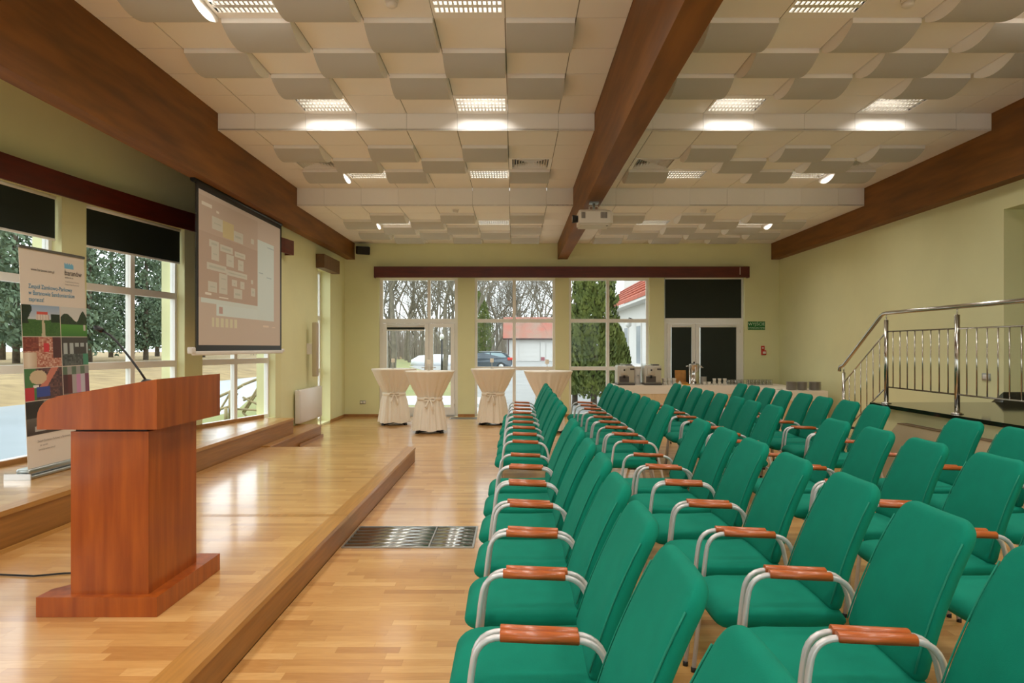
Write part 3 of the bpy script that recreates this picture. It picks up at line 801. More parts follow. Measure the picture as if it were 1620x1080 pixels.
spk = thing('column_speaker', 'slim beige column loudspeaker on a bracket beside the narrow window', 'loudspeaker', (XW, 12.55, 0), 0)
MB().rbox(0.10, 0.18, -0.02, 0.13, 1.0, 1.98, 0.012).build('speaker_cabinet', BEIGE, spk)
MB().box(0.175, 0.183, 0.0, 0.11, 1.03, 1.95).build('speaker_grille', mat('speaker_mesh', (186, 170, 148), 0.7, bump=0.3, bscale=300), spk)
MB().box(0, 0.10, 0.0, 0.03, 1.40, 1.60).build('wall_bracket', WHITE, spk)
b = MB().box(XW, XW + 0.03, 12.2, 12.27, 1.40, 1.63)
bs = thing('black_speaker', 'small black loudspeaker high in the corner at the end of the left beam', 'loudspeaker', (-3.30, YB - 0.16, 3.64))
Mt = Matrix.Rotation(0.35, 4, 'Z') @ Matrix.Rotation(0.18, 4, 'X')
MB().rbox(-0.15, 0.13, -0.12, 0.10, -0.085, 0.085, 0.015, M=Mt).build('speaker_cabinet', BLACK, bs)
MB().box(-0.13, 0.11, -0.126, -0.119, -0.07, 0.07, M=Mt).build('speaker_grille', mat('black_mesh', (30, 30, 30), 0.8), bs)
MB().box(-0.03, 0.03, 0.06, 0.158, -0.03, 0.03).build('wall_bracket', BLACK, bs)
def plate(name, label, cat, x, z, w=0.13, h=0.075):
    t = thing(name, label, cat, (x, YB, z))
    MB().rbox(-w / 2, w / 2, -0.012, 0, -h / 2, h / 2, 0.005).build('cover_plate', ALU, t)
    for s in (-1, 1): MB().rbox(s * w / 4 - 0.022, s * w / 4 + 0.022, -0.018, -0.010, -0.022, 0.022, 0.004).build('socket_insert', WHITE, t)
plate('wall_socket', 'double wall socket low on the back wall left of the cocktail tables', 'socket', (574 - VX) / F * YB, CH - (636 - VY) / F * YB)
t = thing('exit_sign', 'green emergency exit sign with white lettering on the back wall', 'sign', ((1196.5 - VX) / F * YB, YB, CH - (515 - VY) / F * YB))
MB().box(-0.188, 0.188, -0.012, 0, -0.092, 0.092).build('sign_board', SIGN, t)
MX = Matrix(((1, 0, 0, 0), (0, 0, -1, -0.0135), (0, 1, 0, 0), (0, 0, 0, 1)))
text('sign_lettering', 'WYJŚCIE', 0.092, SIGNT, t, MX @ Matrix.Translation((0, 0.005, 0)), 'CENTER')
text('sign_lettering', 'EWAKUACYJNE', 0.052, SIGNT, t, MX @ Matrix.Translation((0, -0.065, 0)), 'CENTER')
t = thing('fire_call_point', 'small red fire alarm call point under the exit sign', 'fire alarm', ((1207 - VX) / F * YB, YB, CH - (554 - VY) / F * YB))
MB().rbox(-0.045, 0.035, -0.012, 0, 0.0, 0.10, 0.004).build('alarm_notice', RED, t)
MB().lathe([(0.018, 0), (0.018, 0.004)], 12).build('notice_symbol', WHITE, t).matrix_local = Matrix(((1, 0, 0, -0.005), (0, 0, -1, -0.0125), (0, 1, 0, 0.052), (0, 0, 0, 1)))
MB().rbox(-0.045, 0.06, -0.05, 0, -0.10, 0.0, 0.008).build('alarm_box', RED, t)
MB().rbox(-0.02, 0.045, -0.054, -0.048, -0.075, -0.025, 0.003).build('break_glass', WHITE, t)
# switch plate on the right wall above the platform
t = thing('switch_plate', 'white switch plate on the right wall behind the railing', 'switch', (XR, 8.6, CH - (596 - VY) / F * 8.6))
MB().rbox(-0.012, 0, -0.075, 0.075, -0.045, 0.045, 0.004).build('cover_plate', ALU, t)
MB().rbox(-0.018, -0.010, -0.05, 0.05, -0.028, 0.028, 0.003).build('rocker', WHITE, t)

# ------------------------------------------------------------------ granite platform, stairs and railing
PZ = 0.88
plat = thing('granite_platform', 'raised side platform with a black granite top edge behind the chairs', 'platform')
MB().box(4.27, XR - 0.001, 3.0, 8.19, 0, PZ - 0.04).build('platform_body', WALL, plat)
MB().box(4.20, XR - 0.001, 2.98, 8.22, PZ - 0.04, PZ).build('granite_slab', GRAN, plat)
MB().box(XR - 0.001, XR + 1.19, NY0 + 0.001, NY1 - 0.021, PZ - 0.04, PZ).build('granite_slab', GRAN, plat)
MB().box(XR, XR + 1.19, NY1 - 0.02, NY1 - 0.001, PZ, PZ + 0.115).build('skirting', GRAN, plat)
b = MB(); yz = [(8.28, PZ + 0.115), (8.28, PZ - 0.1), (9.5, 0.05), (9.5, 0.20)]
b.add([(XR - 0.02, y, z) for y, z in yz] + [(XR - 0.001, y, z) for y, z in yz], [(0, 1, 2, 3), (7, 6, 5, 4), (0, 3, 7, 4), (1, 0, 4, 5), (2, 1, 5, 6), (3, 2, 6, 7)])
b.build('skirting', GRAN, plat)
for k in range(4):
    z = PZ - 0.176 * (k + 1); y = 8.22 + 0.284 * k
    s = MB().box(4.30, XR - 0.021, y, y + 0.284, 0, z - 0.03).build('stair_step', WALL, plat)
    MB().box(4.26, XR - 0.021, y - 0.0, y + 0.30, z - 0.03, z).build('tread', GRAN, s)
pan = thing('sloping_side_panel', 'beige panel with a slanted end fixed to the platform wall behind the last row', 'panel')
yz = [(4.0, 0), (8.45, 0), (7.57, 0.70), (4.0, 0.70)]
b = MB().add([(4.17, y, z) for y, z in yz] + [(4.268, y, z) for y, z in yz], [(0, 3, 2, 1), (4, 5, 6, 7), (0, 1, 5, 4), (1, 2, 6, 5), (2, 3, 7, 6), (3, 0, 4, 7)])
b.build('panel_board', BEIGE, pan)
MB().box(4.165, 4.268, 4.0, 7.57, 0.70, 0.706).build('top_edge', mat('brown_edge', (110, 90, 64), 0.6), pan)
rail = thing('steel_railing', 'polished steel railing along the platform and down its stairs', 'railing', (4.31, 0, PZ))
HZ = 1.925 - PZ
PD = [8.06, 6.77, 5.48, 4.19]
for d in PD:
    p = MB().lathe([(0.024, 0.0), (0.024, 0.965)], 16, c=(0, d)).build('post', STEEL, rail)
    MB().lathe([(0.055, 0.0), (0.055, 0.008), (0.026, 0.02)], 18, c=(0, d)).build('base_flange', STEEL, p)
    MB().tube([(0, d, 0.965), (0, d, HZ)], 0.007, 8).build('pin', STEEL, p)
low_d = 9.10; sl = 0.62
p = MB().lathe([(0.022, 0.176 - PZ), (0.022, 1.20 - PZ)], 16, c=(0, low_d)).build('post', STEEL, rail)
MB().tube([(0, low_d, 1.2 - PZ), (0, low_d, 1.27 - PZ)], 0.007, 8).build('pin', STEEL, p)
h0 = HZ - 0.66 * (low_d + 0.06 - 8.15)
MB().tube([(0, 3.4, HZ), (0, 8.05, HZ), (0, 8.12, HZ - 0.005), (0, 8.18, HZ - 0.03), (0, low_d, h0 + 0.04), (0, low_d + 0.05, h0 + 0.025), (0, low_d + 0.10, h0 + 0.015), (0, low_d + 0.12, h0 - 0.01), (0, low_d + 0.12, h0 - 0.05)], 0.022, 12).build('handrail', STEEL, rail)
TB, LB = 1.71 - PZ, 1.07 - PZ
MB().tube([(0, 3.6, TB), (0, 8.06, TB)], 0.0085, 8).build('top_bar', STEEL, rail)
MB().tube([(0, 3.6, LB), (0, 8.06, LB)], 0.0085, 8).build('bottom_bar', STEEL, rail)
MB().tube([(0, 8.06, TB), (0, low_d, TB - sl * (low_d - 8.06))], 0.0085, 8).build('top_bar', STEEL, rail)
MB().tube([(0, 8.06, LB), (0, low_d, LB - sl * (low_d - 8.06))], 0.0085, 8).build('bottom_bar', STEEL, rail)
BAL = MB().tube([(0, 0, LB), (0, 0, TB)], 0.0065, 8).mesh('baluster', STEEL)
for i in range(3):
    for k in range(8): inst(BAL, 'baluster', rail, (0, PD[i] - (k + 1) * 1.29 / 9, 0))
for k in range(6):
    dd = (k + 1) * (low_d - 8.06) / 7
    inst(BAL, 'baluster', rail, (0, 8.06 + dd, -sl * dd))

# ------------------------------------------------------------------ chairs
def sup(n, e=0.55):
    out = []
    for k in range(n):
        a = 2 * PI * k / n; c, s = math.cos(a), math.sin(a)
        out.append((math.copysign(abs(c) ** e, c), math.copysign(abs(s) ** e, s)))
    return out
SUP = sup(28, 0.5)
def back_mesh():
    b = MB(); secs = []; n = 26
    P0, P1, P2 = Vector((0.262, 0, 0.465)), Vector((0.325, 0, 0.715)), Vector((0.468, 0, 0.965))
    Lb = 0.53
    ts = [0, .01, .025, .05, .09, .15, .25, .35, .45, .55, .65, .73, .80, .85, .89, .925, .95, .968, .982, .992, .998, 1.0]
    for t in ts:
        c = P0 * (1 - t) ** 2 + P1 * 2 * t * (1 - t) + P2 * t * t
        tg = (P0 * (-2 + 2 * t) + P1 * (2 - 4 * t) + P2 * 2 * t).normalized()
        nrm = Vector((tg.z, 0, -tg.x))
        w = 0.232 - 0.030 * t; h = 0.037 - 0.006 * t
        d1 = (1 - t) * Lb; rc = 0.075
        if d1 < rc: w -= rc - math.sqrt(max(0, rc * rc - (rc - d1) ** 2))
        if d1 < 0.03: h *= max(0.12, math.sqrt(max(0, 1 - (1 - d1 / 0.03) ** 2)))
        d0 = t * Lb; rc = 0.05
        if d0 < rc: w -= 0.6 * (rc - math.sqrt(max(0, rc * rc - (rc - d0) ** 2)))
        if d0 < 0.03: h *= max(0.2, math.sqrt(max(0, 1 - (1 - d0 / 0.03) ** 2)))
        secs.append([tuple(c + Vector((0, 1, 0)) * w * x + nrm * (h * y - 0.012 * (1 - x * x) * (-1))) for x, y in SUP])
    b.loft(secs)
    return b.mesh('backrest', GREEN)
def back_seam_mesh():
    out = []
    P0, P1, P2 = Vector((0.262, 0, 0.465)), Vector((0.325, 0, 0.715)), Vector((0.468, 0, 0.965))
    for s in (-1, 1):
        pts = []
        for k in range(9):
            t = 0.06 + 0.80 * k / 8
            c = P0 * (1 - t) ** 2 + P1 * 2 * t * (1 - t) + P2 * t * t
            tg = (P0 * (-2 + 2 * t) + P1 * (2 - 4 * t) + P2 * 2 * t).normalized(); nrm = Vector((tg.z, 0, -tg.x))
            w = 0.232 - 0.030 * t; h = 0.037 - 0.006 * t
            pts.append(c + Vector((0, s * (w - 0.004), 0)) - nrm * (h - 0.012))
        out.append(MB().tube(pts, 0.003, 5).mesh('back_seam', SEAM))
    return out
def seat_mesh():
    b = MB(); secs = []
    x0, x1 = -0.205, 0.30; L = x1 - x0
    for t in (0, .004, .012, .03, .06, .10, .16, .25, .4, .6, .8, .9, .95, .98, 1.0):
        d0 = t * L; d1 = (1 - t) * L
        w = 0.243; hh = 0.05; zc = 0.44
        if d0 < 0.16: w -= 0.5 * (0.16 - math.sqrt(max(0, 0.16 ** 2 - (0.16 - d0) ** 2))) 
        if d0 < 0.06:
            k = math.sqrt(max(0, 1 - (1 - d0 / 0.06) ** 2)); hh *= max(0.1, k)
        zc -= 0.018 * max(0, 1 - d0 / 0.14) ** 2
        zc -= 0.008 * math.sin(PI * t)
        if d1 < 0.03: hh *= max(0.3, math.sqrt(max(0, 1 - (1 - d1 / 0.03) ** 2)))
        secs.append([(x0 + d0, w * x, zc + hh * y) for x, y in SUP])
    b.loft(secs)
    return b.mesh('seat', GREEN)
def arm_path(s):
    y = s * 0.268
    pts = [(-0.178, y, 0.006), (-0.122, y, 0.53)]
    def bez(a, c, e, n=6):
        return [tuple((1 - t) ** 2 * a[i] + 2 * t * (1 - t) * c[i] + t * t * e[i] for i in range(3)) for t in [k / n for k in range(n + 1)]]
    pts += bez((-0.117, y, 0.565), (-0.108, y, 0.652), (-0.025, y, 0.650))
    pts += bez((0.195, y, 0.640), (0.275, y, 0.636), (0.292, y, 0.555))
    pts += [(0.30, y, 0.515), (0.415, y, 0.006)]
    return pts
def pad_mesh():
    b = MB(); secs = []
    pr = [(-0.0165, -0.012), (-0.0178, 0.0), (-0.016, 0.010), (-0.010, 0.0165), (0.0, 0.0185), (0.010, 0.0165), (0.016, 0.010), (0.0178, 0.0), (0.0165, -0.012), (0.012, -0.004), (0, 0.0), (-0.012, -0.004)]
    for x, z in ((-0.035, 0.6535), (-0.033, 0.6535), (0.09, 0.6475), (0.203, 0.643), (0.206, 0.643)):
        k = 0.85 if x in (-0.035, 0.206) else 1
        secs.append([(x, p * k, z + q * k) for p, q in pr])
    b.loft(secs, 0, True)
    return b.mesh('armrest_pad', PAD)
BKM, BSM, STM, PDM = back_mesh(), back_seam_mesh(), seat_mesh(), pad_mesh()
AFM = [MB().tube(arm_path(s), 0.0108, 9).mesh('arm_frame', TUBE) for s in (-1, 1)]
XBM = MB().tube([(0, -0.268, 0), (0, 0.268, 0)], 0.009, 8).mesh('crossbar', TUBE)
FTM = MB().lathe([(0.013, 0.0), (0.013, 0.02), (0.011, 0.022)], 10).mesh('foot', BLACK)
BPM = MB().box(0.06, 0.30, -0.17, 0.17, 0.372, 0.388).box(0.285, 0.30, -0.05, 0.05, 0.388, 0.56).mesh('seat_support', BLACK)
ROWX = [0.0, 1.01, 2.06, 3.06]
NEARC = [5.41, 4.81, 4.21, 3.61, 3.01, 2.42, 1.84, 1.27]
FARC = [6.75 + 0.576 * k for k in range(8)]
ROWN = ['front row', 'second row', 'third row', 'last row']
ORD = 'first second third fourth fifth sixth seventh eighth ninth tenth eleventh twelfth thirteenth fourteenth fifteenth sixteenth seventeenth eighteenth nineteenth twentieth'.split()
def make_chair():
    t = bpy.data.objects.new('armchair', None); t.empty_display_size = 0.1; link(t)
    inst(STM, 'seat', t)
    bk = inst(BKM, 'backrest', t)
    for q in BSM: inst(q, 'back_seam', bk)
    inst(BPM, 'seat_support', t)
    for i, s in enumerate((-1, 1)):
        a = inst(AFM[i], 'arm_frame', t)
        inst(FTM, 'foot', a, (-0.178, s * 0.268, 0)); inst(FTM, 'foot', a, (0.415, s * 0.268, 0))
        inst(PDM, 'armrest_pad', t, (0, s * 0.268, 0))
    inst(XBM, 'crossbar', t, (-0.135, 0, 0.385)); inst(XBM, 'crossbar', t, (0.325, 0, 0.385))
    return t
proto = make_chair(); used = False
def place(x, y, rz, label):
    global used
    o = proto if not used else copy_tree(proto)
    used = True
    o.location = (x, y, 0); o.rotation_euler = (0, 0, rz)
    tag(o, label, 'chair', 'green armchairs in rows')
NSKIP = [0, 1, 2, 2]
for r in range(4):
    last = [8, 7, 5, 3][r]
    for k, y in enumerate(NEARC[:last]):
        place(ROWX[r] + R.uniform(-0.012, 0.012), y + R.uniform(-0.004, 0.004), math.radians(R.uniform(-0.7, 0.7)),
              'green armchair in the %s, near block, %s from the cross aisle' % (ROWN[r], ORD[k]))
    for k, y in enumerate(FARC):
        place(ROWX[r] + 0.02 + R.uniform(-0.012, 0.012), y + R.uniform(-0.002, 0.002), math.radians(R.uniform(-0.25, 0.25)),
              'green armchair in the %s, far block, %s from the cross aisle' % (ROWN[r], ORD[k]))

# ------------------------------------------------------------------ cocktail tables
def cloth_mesh(seed):
    rr = random.Random(seed); n = 120
    ph = [rr.uniform(0, 6.28) for _ in range(4)]
    prof = [(0.02, 1.104, 0), (0.36, 1.105, 0), (0.435, 1.104, 0), (0.444, 1.098, 0.0), (0.441, 1.085, 0.1), (0.424, 1.05, .35), (0.386, 0.97, .6), (0.340, 0.88, .8), (0.294, 0.79, .9), (0.256, 0.72, .9), (0.228, 0.665, .8),
            (0.214, 0.63, .55), (0.210, 0.605, .5), (0.214, 0.585, .55), (0.228, 0.55, .7), (0.245, 0.48, .9), (0.262, 0.38, 1.0), (0.28, 0.26, 1.1), (0.296, 0.14, 1.2), (0.308, 0.05, 1.3)]
    secs = []
    for r0, z, amp in prof:
        ring = []
        for k in range(n):
            a = 2 * PI * k / n
            f = 0.55 * math.sin(17 * a + ph[0]) + 0.35 * math.sin(29 * a + ph[1]) + 0.35 * math.sin(11 * a + ph[2])
            r = r0 + 0.021 * amp * f
            zz = z + (0.012 * math.sin(5 * a + ph[3]) if z < 0.1 else 0)
            ring.append((r * math.cos(a), r * math.sin(a), zz))
        secs.append(ring)
    return MB().loft(secs, 0, True, cap=False).mesh('cloth', CLOTH)
def cocktail(x, y, label, seed, rz):
    t = thing('cocktail_table', label, 'table', (x, y, 0), rz, 'cocktail tables under cream cloths')
    inst(cloth_mesh(seed), 'cloth', t)
    MB().lathe([(0.01, 1.075), (0.42, 1.075), (0.42, 1.10), (0.01, 1.10)], 32).build('table_top', WHITE, t)
    MB().lathe([(0.03, 0.04), (0.03, 1.075)], 12).build('column', ALU, t)
    for k in range(4):
        a = PI / 4 + k * PI / 2
        M = Matrix.Rotation(a, 4, 'Z')
        MB().box(0.0, 0.32, -0.025, 0.025, 0.018, 0.045, M=M).box(0.285, 0.325, -0.03, 0.03, 0, 0.02, M=M).build('foot', BLACK, t)
    sec = []
    for k in range(48):
        a = 2 * PI * k / 48; r = 0.222 + 0.004 * math.sin(9 * a)
        sec.append([((r + dr) * math.cos(a), (r + dr) * math.sin(a), z) for dr, z in ((0, .575), (.008, .58), (.012, .605), (.008, .63), (0, .635))])
    sash = MB().loft(sec + [sec[0]], 0, True, cap=False, closed=False).build('sash', CLOTH, t)
    # bow with two loops and two tails on the near side
    q = MB()
    for s in (-1, 1):
        lo = [(0, -0.232, .605), (s * .03, -0.252, .625), (s * .075, -0.249, .632), (s * .10, -0.236, .60), (s * .07, -0.245, .572), (s * .03, -0.249, .588), (0, -0.235, .603)]
        q.tube(lo, 0.014, 6, radii=[.008, .015, .02, .018, .018, .014, .008])
        q.tube([(0, -0.235, .60), (s * .03, -0.258, .56), (s * .05, -0.27, .49), (s * .065, -0.283, .40 if s > 0 else .46)], 0.016, 6, radii=[.008, .016, .02, .022])
    q.build('bow', CLOTH, sash)
    st = thing('table_stand', 'small card holder on the %s' % label.split('cocktail table ')[-1].replace('under a cream cloth', 'table').strip(), 'card holder', (x - 0.02, y, 1.1055), 0, 'small card holders on the cocktail tables')
    MB().lathe([(0.03, 0), (0.03, 0.006), (0.006, 0.01)], 14).build('base', PORC, st)
    MB().tube([(0, 0, 0.008), (0, 0, 0.13)], 0.006, 6).build('stem', PORC, st)
    MB().rbox(-0.035, 0.035, -0.006, 0.006, 0.12, 0.20, 0.004).build('card', LINEN, st)
    st['label'] = 'small cream card holder on the ' + {3: 'first', 5: 'second', 8: 'third', 11: 'fourth'}[seed] + ' cocktail table from the left'
cocktail(-2.40, 13.85, 'cream-draped cocktail table nearest the left wall', 3, 0.2)
cocktail(-1.53, 12.55, 'cream-draped cocktail table second from the left, closest to the stage', 5, 0.1)
cocktail(-0.43, 13.85, 'cream-draped cocktail table third from the left, before the parked car window', 8, -0.1)
cocktail(0.61, 12.60, 'cream-draped cocktail table on the right behind the first chair row', 11, 0.05)

# ------------------------------------------------------------------ buffet tables
TH = 0.75
def buffet(name, label, x0, x1, y0, y1):
    t = thing(name, label, 'table', ((x0 + x1) / 2, (y0 + y1) / 2, 0), group='buffet tables')
    w, d = (x1 - x0) / 2, (y1 - y0) / 2
    MB().box(-w + 0.03, w - 0.03, -d + 0.03, d - 0.03, TH - 0.035, TH - 0.006).build('table_top', WHITE, t)
    for sx in (-1, 1):
        for sy in (-1, 1): MB().tube([(sx * (w - 0.1), sy * (d - 0.1), 0), (sx * (w - 0.1), sy * (d - 0.1), TH - 0.035)], 0.02, 8).build('leg', ALU, t)
    c = MB().box(-w, w, -d, d, TH - 0.005, TH)
    for (a0, b0, a1, b1) in ((-w, -d, w, -d), (w, -d, w, d), (-w, d, -w, -d), (w, d, -w, d)):
        L = math.hypot(a1 - a0, b1 - b0); ux, uy = (a1 - a0) / L, (b1 - b0) / L
        c.add([(a0, b0, TH), (a1, b1, TH), (a1 + uy * .012, b1 - ux * .012, TH - 0.17), (a0 + uy * .012, b0 - ux * .012, TH - 0.17)], [(0, 1, 2, 3)])
    c.build('tablecloth', LINEN, t)
    s = MB()
    for (a0, b0, a1, b1) in ((-w, -d, w, -d), (w, -d, w, d), (-w, d, -w, -d)):
        L = math.hypot(a1 - a0, b1 - b0); n = max(8, int(L / 0.012)); ux, uy = (a1 - a0) / L, (b1 - b0) / L
        top, bot = [], []
        for k in range(n + 1):
            p = L * k / n; o = 0.004 + 0.010 * (0.5 + 0.5 * math.sin(p * 2 * PI / 0.065))
            top.append((a0 + ux * p + uy * (o * .5), b0 + uy * p - ux * (o * .5), TH - 0.10)); bot.append((a0 + ux * p + uy * o, b0 + uy * p - ux * o, 0.01))
        s.loft([top, bot], 0, True, cap=False, closed=False)
    s.build('pleated_skirt', SKIRT, t)
    return t
buffet('buffet_table', 'long white-clothed buffet table with pleated skirt along the back wall', 2.02, 4.76, 14.15, 14.92)
buffet('buffet_table', 'white-clothed buffet table along the right wall holding plate stacks', 4.80, 5.58, 12.38, 14.90)
def coffee(x, label):
    t = thing('coffee_machine', label, 'coffee machine', (x, 14.5, TH), group='coffee machines on the buffet')
    MB().rbox(-0.175, 0.175, -0.20, 0.20, 0.035, 0.40, 0.02).build('housing', COFF, t)
    MB().rbox(-0.18, 0.18, -0.26, 0.20, 0.0, 0.04, 0.012).build('drip_tray', DARK, t)
    MB().box(-0.14, 0.06, -0.206, -0.195, 0.06, 0.18).build('brew_recess', DARK, t)
    MB().rbox(-0.115, 0.03, -0.235, -0.198, 0.20, 0.36, 0.01).build('brew_head', COFF, t)
    MB().tube([(-0.04, -0.225, 0.20), (-0.04, -0.225, 0.15)], 0.02, 8).build('spout', BLACK, t)
    MB().lathe([(0.018, 0), (0.018, 0.012)], 12).build('dial', BLACK, t).matrix_local = Matrix(((1, 0, 0, -0.04), (0, 0, -1, -0.236), (0, 1, 0, 0.31), (0, 0, 0, 1)))
    MB().box(0.085, 0.17, -0.204, -0.196, 0.31, 0.345).build('display', DARK, t)
    MB().rbox(-0.17, 0.0, -0.15, 0.19, 0.40, 0.435, 0.008).build('bean_hopper', M_CLEAR, t)
    MB().rbox(0.02, 0.15, -0.1, 0.1, 0.40, 0.425, 0.008).build('hopper_lid', DARK, t)
coffee((988 - VX) / F * 14.5, 'silver coffee machine on the left end of the buffet')
coffee((1030 - VX) / F * 14.5, 'silver coffee machine beside the white canister, second from the left')
t = thing('milk_canister', 'white canister between the two coffee machines', 'canister', ((1009 - VX) / F * 14.55, 14.6, TH))
MB().lathe([(0.0701, 0), (0.072, 0.01), (0.072, 0.33), (0.068, 0.345)], 22).build('canister_body', WHITE, t)
MB().lathe([(0.073, 0.335), (0.073, 0.36), (0.06, 0.375), (0.01, 0.378)], 22).build('lid', PORC, t)
MB().lathe([(0.014, 0), (0.014, 0.03)], 10).build('tap', ALU, t).matrix_local = Matrix(((1, 0, 0, 0), (0, 0, -1, -0.078), (0, 1, 0, 0.19), (0, 0, 0, 1)))
def cup_mesh():
    b = MB(); b.lathe([(0.022, 0), (0.026, 0.004), (0.034, 0.03), (0.039, 0.062), (0.0405, 0.066), (0.037, 0.062), (0.032, 0.03), (0.022, 0.008), (0.004, 0.007)], 16)
    b.tube([(0.037, 0, 0.052), (0.055, 0, 0.052), (0.062, 0, 0.036), (0.054, 0, 0.022), (0.034, 0, 0.022)], 0.004, 6)
    return b.mesh('coffee_cup', PORC)
CUP = cup_mesh()
cups = [(1051 + 7.6 * i, 14.42 + 0.10 * j, TH + 0.0675 * l) for l in range(2) for j in range(2) for i in range(3)] + [(1129 + 8.2 * i, 14.40, TH + 0.0675 * l) for l in range(2) for i in range(3)] + [(1113, 14.36, TH), (1120, 14.36, TH)]
for i, (xp, y, z) in enumerate(cups):
    o = inst(CUP, 'coffee_cup', None, ((xp - VX) / F * 14.45, y, z), -1.3)
    where = 'beside the coffee machines' if i < 12 else 'right of the steel urn'
    if i < 12: lab = 'white cup beside the coffee machines, %s layer, %s row, %s from the left' % (('lower', 'upper')[i // 6], ('front', 'back')[i // 3 % 2], ORD[i % 3])
    elif i < 18: lab = 'white cup right of the steel urn, %s layer, %s from the left' % (('lower', 'upper')[(i - 12) // 3], ORD[(i - 12) % 3])
    else: lab = 'single white cup in front of the saucer stack, %s one' % ('left', 'right')[i - 18]
    tag(o, lab, 'cup', 'coffee cups ' + where)
SAU = MB().lathe([(0.025, 0), (0.03, 0.003), (0.072, 0.014), (0.073, 0.016), (0.03, 0.006), (0.004, 0.005)], 20).mesh('saucer', PORC)
for k in range(18):
    tag(inst(SAU, 'saucer', None, ((1113 - VX) / F * 14.6, 14.62, TH + 0.0085 * k)), 'white saucer beside the steel urn, %s from the bottom of its stack' % ORD[k], 'saucer', 'stacked saucers')
WOODB = mat('light_wood_box', (196, 136, 62), 0.5, var=0.15, scale=12)
t = thing('wooden_tea_box', 'open wooden tea box standing before the dark door', 'box', ((1077 - VX) / F * 14.7, 14.66, TH))
Mt = Matrix.Translation((0, 0.05, 0.045)) @ Matrix.Rotation(-0.12, 4, 'X')
MB().box(-0.115, 0.115, -0.10, 0.05, 0.0, 0.045).build('box_tray', WOODB, t)
MB().box(-0.115, 0.115, 0.0, 0.015, 0.0, 0.25, M=Mt).build('box_lid', WOODB, t)
YEL = mat('yellow_packet', (226, 168, 40), 0.5)
for k in range(3):
    tag(MB().rbox(-0.04, 0.04, -0.03, 0.03, 0, 0.022, 0.006).build('tea_packet', YEL, None, ((1083 + 3 * k - VX) / F * 14.3, 14.22 + 0.05 * k, TH), 0.3 * k), 'yellow packet lying in front of the tea box, %s from the left' % ORD[k], 'packet', 'yellow packets')
t = thing('sugar_bowl', 'small white sugar bowl in front of the tea box', 'bowl', ((1076 - VX) / F * 14.25, 14.28, TH))
MB().lathe([(0.02, 0), (0.035, 0.01), (0.038, 0.045), (0.03, 0.055), (0.012, 0.07)], 16).build('bowl_body', PORC, t)
MB().lathe([(0.012, 0.068), (0.014, 0.08), (0.004, 0.088)], 10).build('lid_knob', PORC, t)
t = thing('steel_urn', 'tall polished steel water urn with tap on the buffet', 'urn', ((1098 - VX) / F * 14.5, 14.5, TH))
MB().lathe([(0.115, 0.0), (0.115, 0.03), (0.108, 0.035), (0.108, 0.40), (0.112, 0.405), (0.112, 0.415)], 24).build('urn_body', STEEL, t)
MB().lathe([(0.112, 0.412), (0.10, 0.43), (0.04, 0.445), (0.01, 0.447)], 24).build('lid', STEEL, t)
MB().lathe([(0.016, 0.445), (0.02, 0.47), (0.006, 0.478)], 12).build('lid_knob', BLACK, t)
MB().tube([(0.10, 0, 0.385), (0.15, 0, 0.385), (0.165, -0.0, 0.375)], 0.012, 8).build('handle', STEEL, t)
MB().tube([(-0.10, 0, 0.385), (-0.15, 0, 0.385), (-0.165, 0, 0.375)], 0.012, 8).build('handle', STEEL, t)
MB().tube([(0.0, -0.10, 0.06), (0.0, -0.14, 0.06), (0, -0.145, 0.03)], 0.012, 8).build('tap', BLACK, t)
MB().tube([(0.0, -0.115, 0.08), (0, -0.115, 0.37)], 0.009, 8).build('sight_glass', WHITE, t)
GLM = MB().lathe([(0.030, 0.0), (0.032, 0.002), (0.026, 0.10), (0.004, 0.104), (0.004, 0.108), (0.0275, 0.104), (0.034, 0.0)], 14, cap=False).mesh('drinking_glass', M_CLEAR)
gi = 0
for (xa, n, y0, rows) in ((1153, 5, 14.44, 2), (1183, 7, 14.36, 2)):
    for j in range(rows):
        for i in range(n):
            o = inst(GLM, 'drinking_glass', None, ((xa - VX) / F * 14.45 + (0.07 if n == 5 else 0.076) * i, y0 + 0.08 * j, TH)); gi += 1
            wh = 'next to the coffee cups' if n == 5 else 'by the corner of the buffet'
            tag(o, 'upturned clear glass %s, %s row, %s from the left' % (wh, ('front', 'back')[j], ORD[i]), 'glass', 'upturned glasses ' + wh)
TRM = MB().box(-0.28, 0.28, -0.10, 0.10, 0, 0.006).mesh('glass_tray', M_CLEAR)
t = inst(TRM, 'glass_tray', None, (5.02, 14.38, TH + 0.109)); tag(t, 'clear tray laid over the upturned glasses near the corner', 'tray')
PLM = MB().lathe([(0.06, 0), (0.07, 0.003), (0.115, 0.014), (0.117, 0.017), (0.07, 0.007), (0.004, 0.006)], 22).mesh('plate', PORG)
for s, (xp, yy, r) in enumerate(((1252, 12.62, 1.0), (1269, 12.60, 0.98), (1289, 12.60, 1.15))):
    for k in range(14):
        o = inst(PLM, 'plate', None, ((xp - VX) / F * yy, yy, TH + 0.0105 * k), scale=(0.82 * r, 0.82 * r, 1))
        tag(o, 'grey-white plate, %s from the bottom of the %s plate stack' % (ORD[k], ('left', 'middle', 'right')[s]), 'plate', '%s stack of plates' % ('left', 'middle', 'right')[s])
t = thing('serving_tongs', 'steel cutlery lying left of the plate stacks', 'cutlery', ((1231 - VX) / F * 12.8, 12.8, TH))
MB().tube([(-0.09, 0, 0.006), (0.09, 0.02, 0.006)], 0.006, 6).build('tong_arm', STEEL, t); MB().tube([(-0.09, 0.01, 0.006), (0.09, 0.05, 0.006)], 0.006, 6).build('tong_arm', STEEL, t)

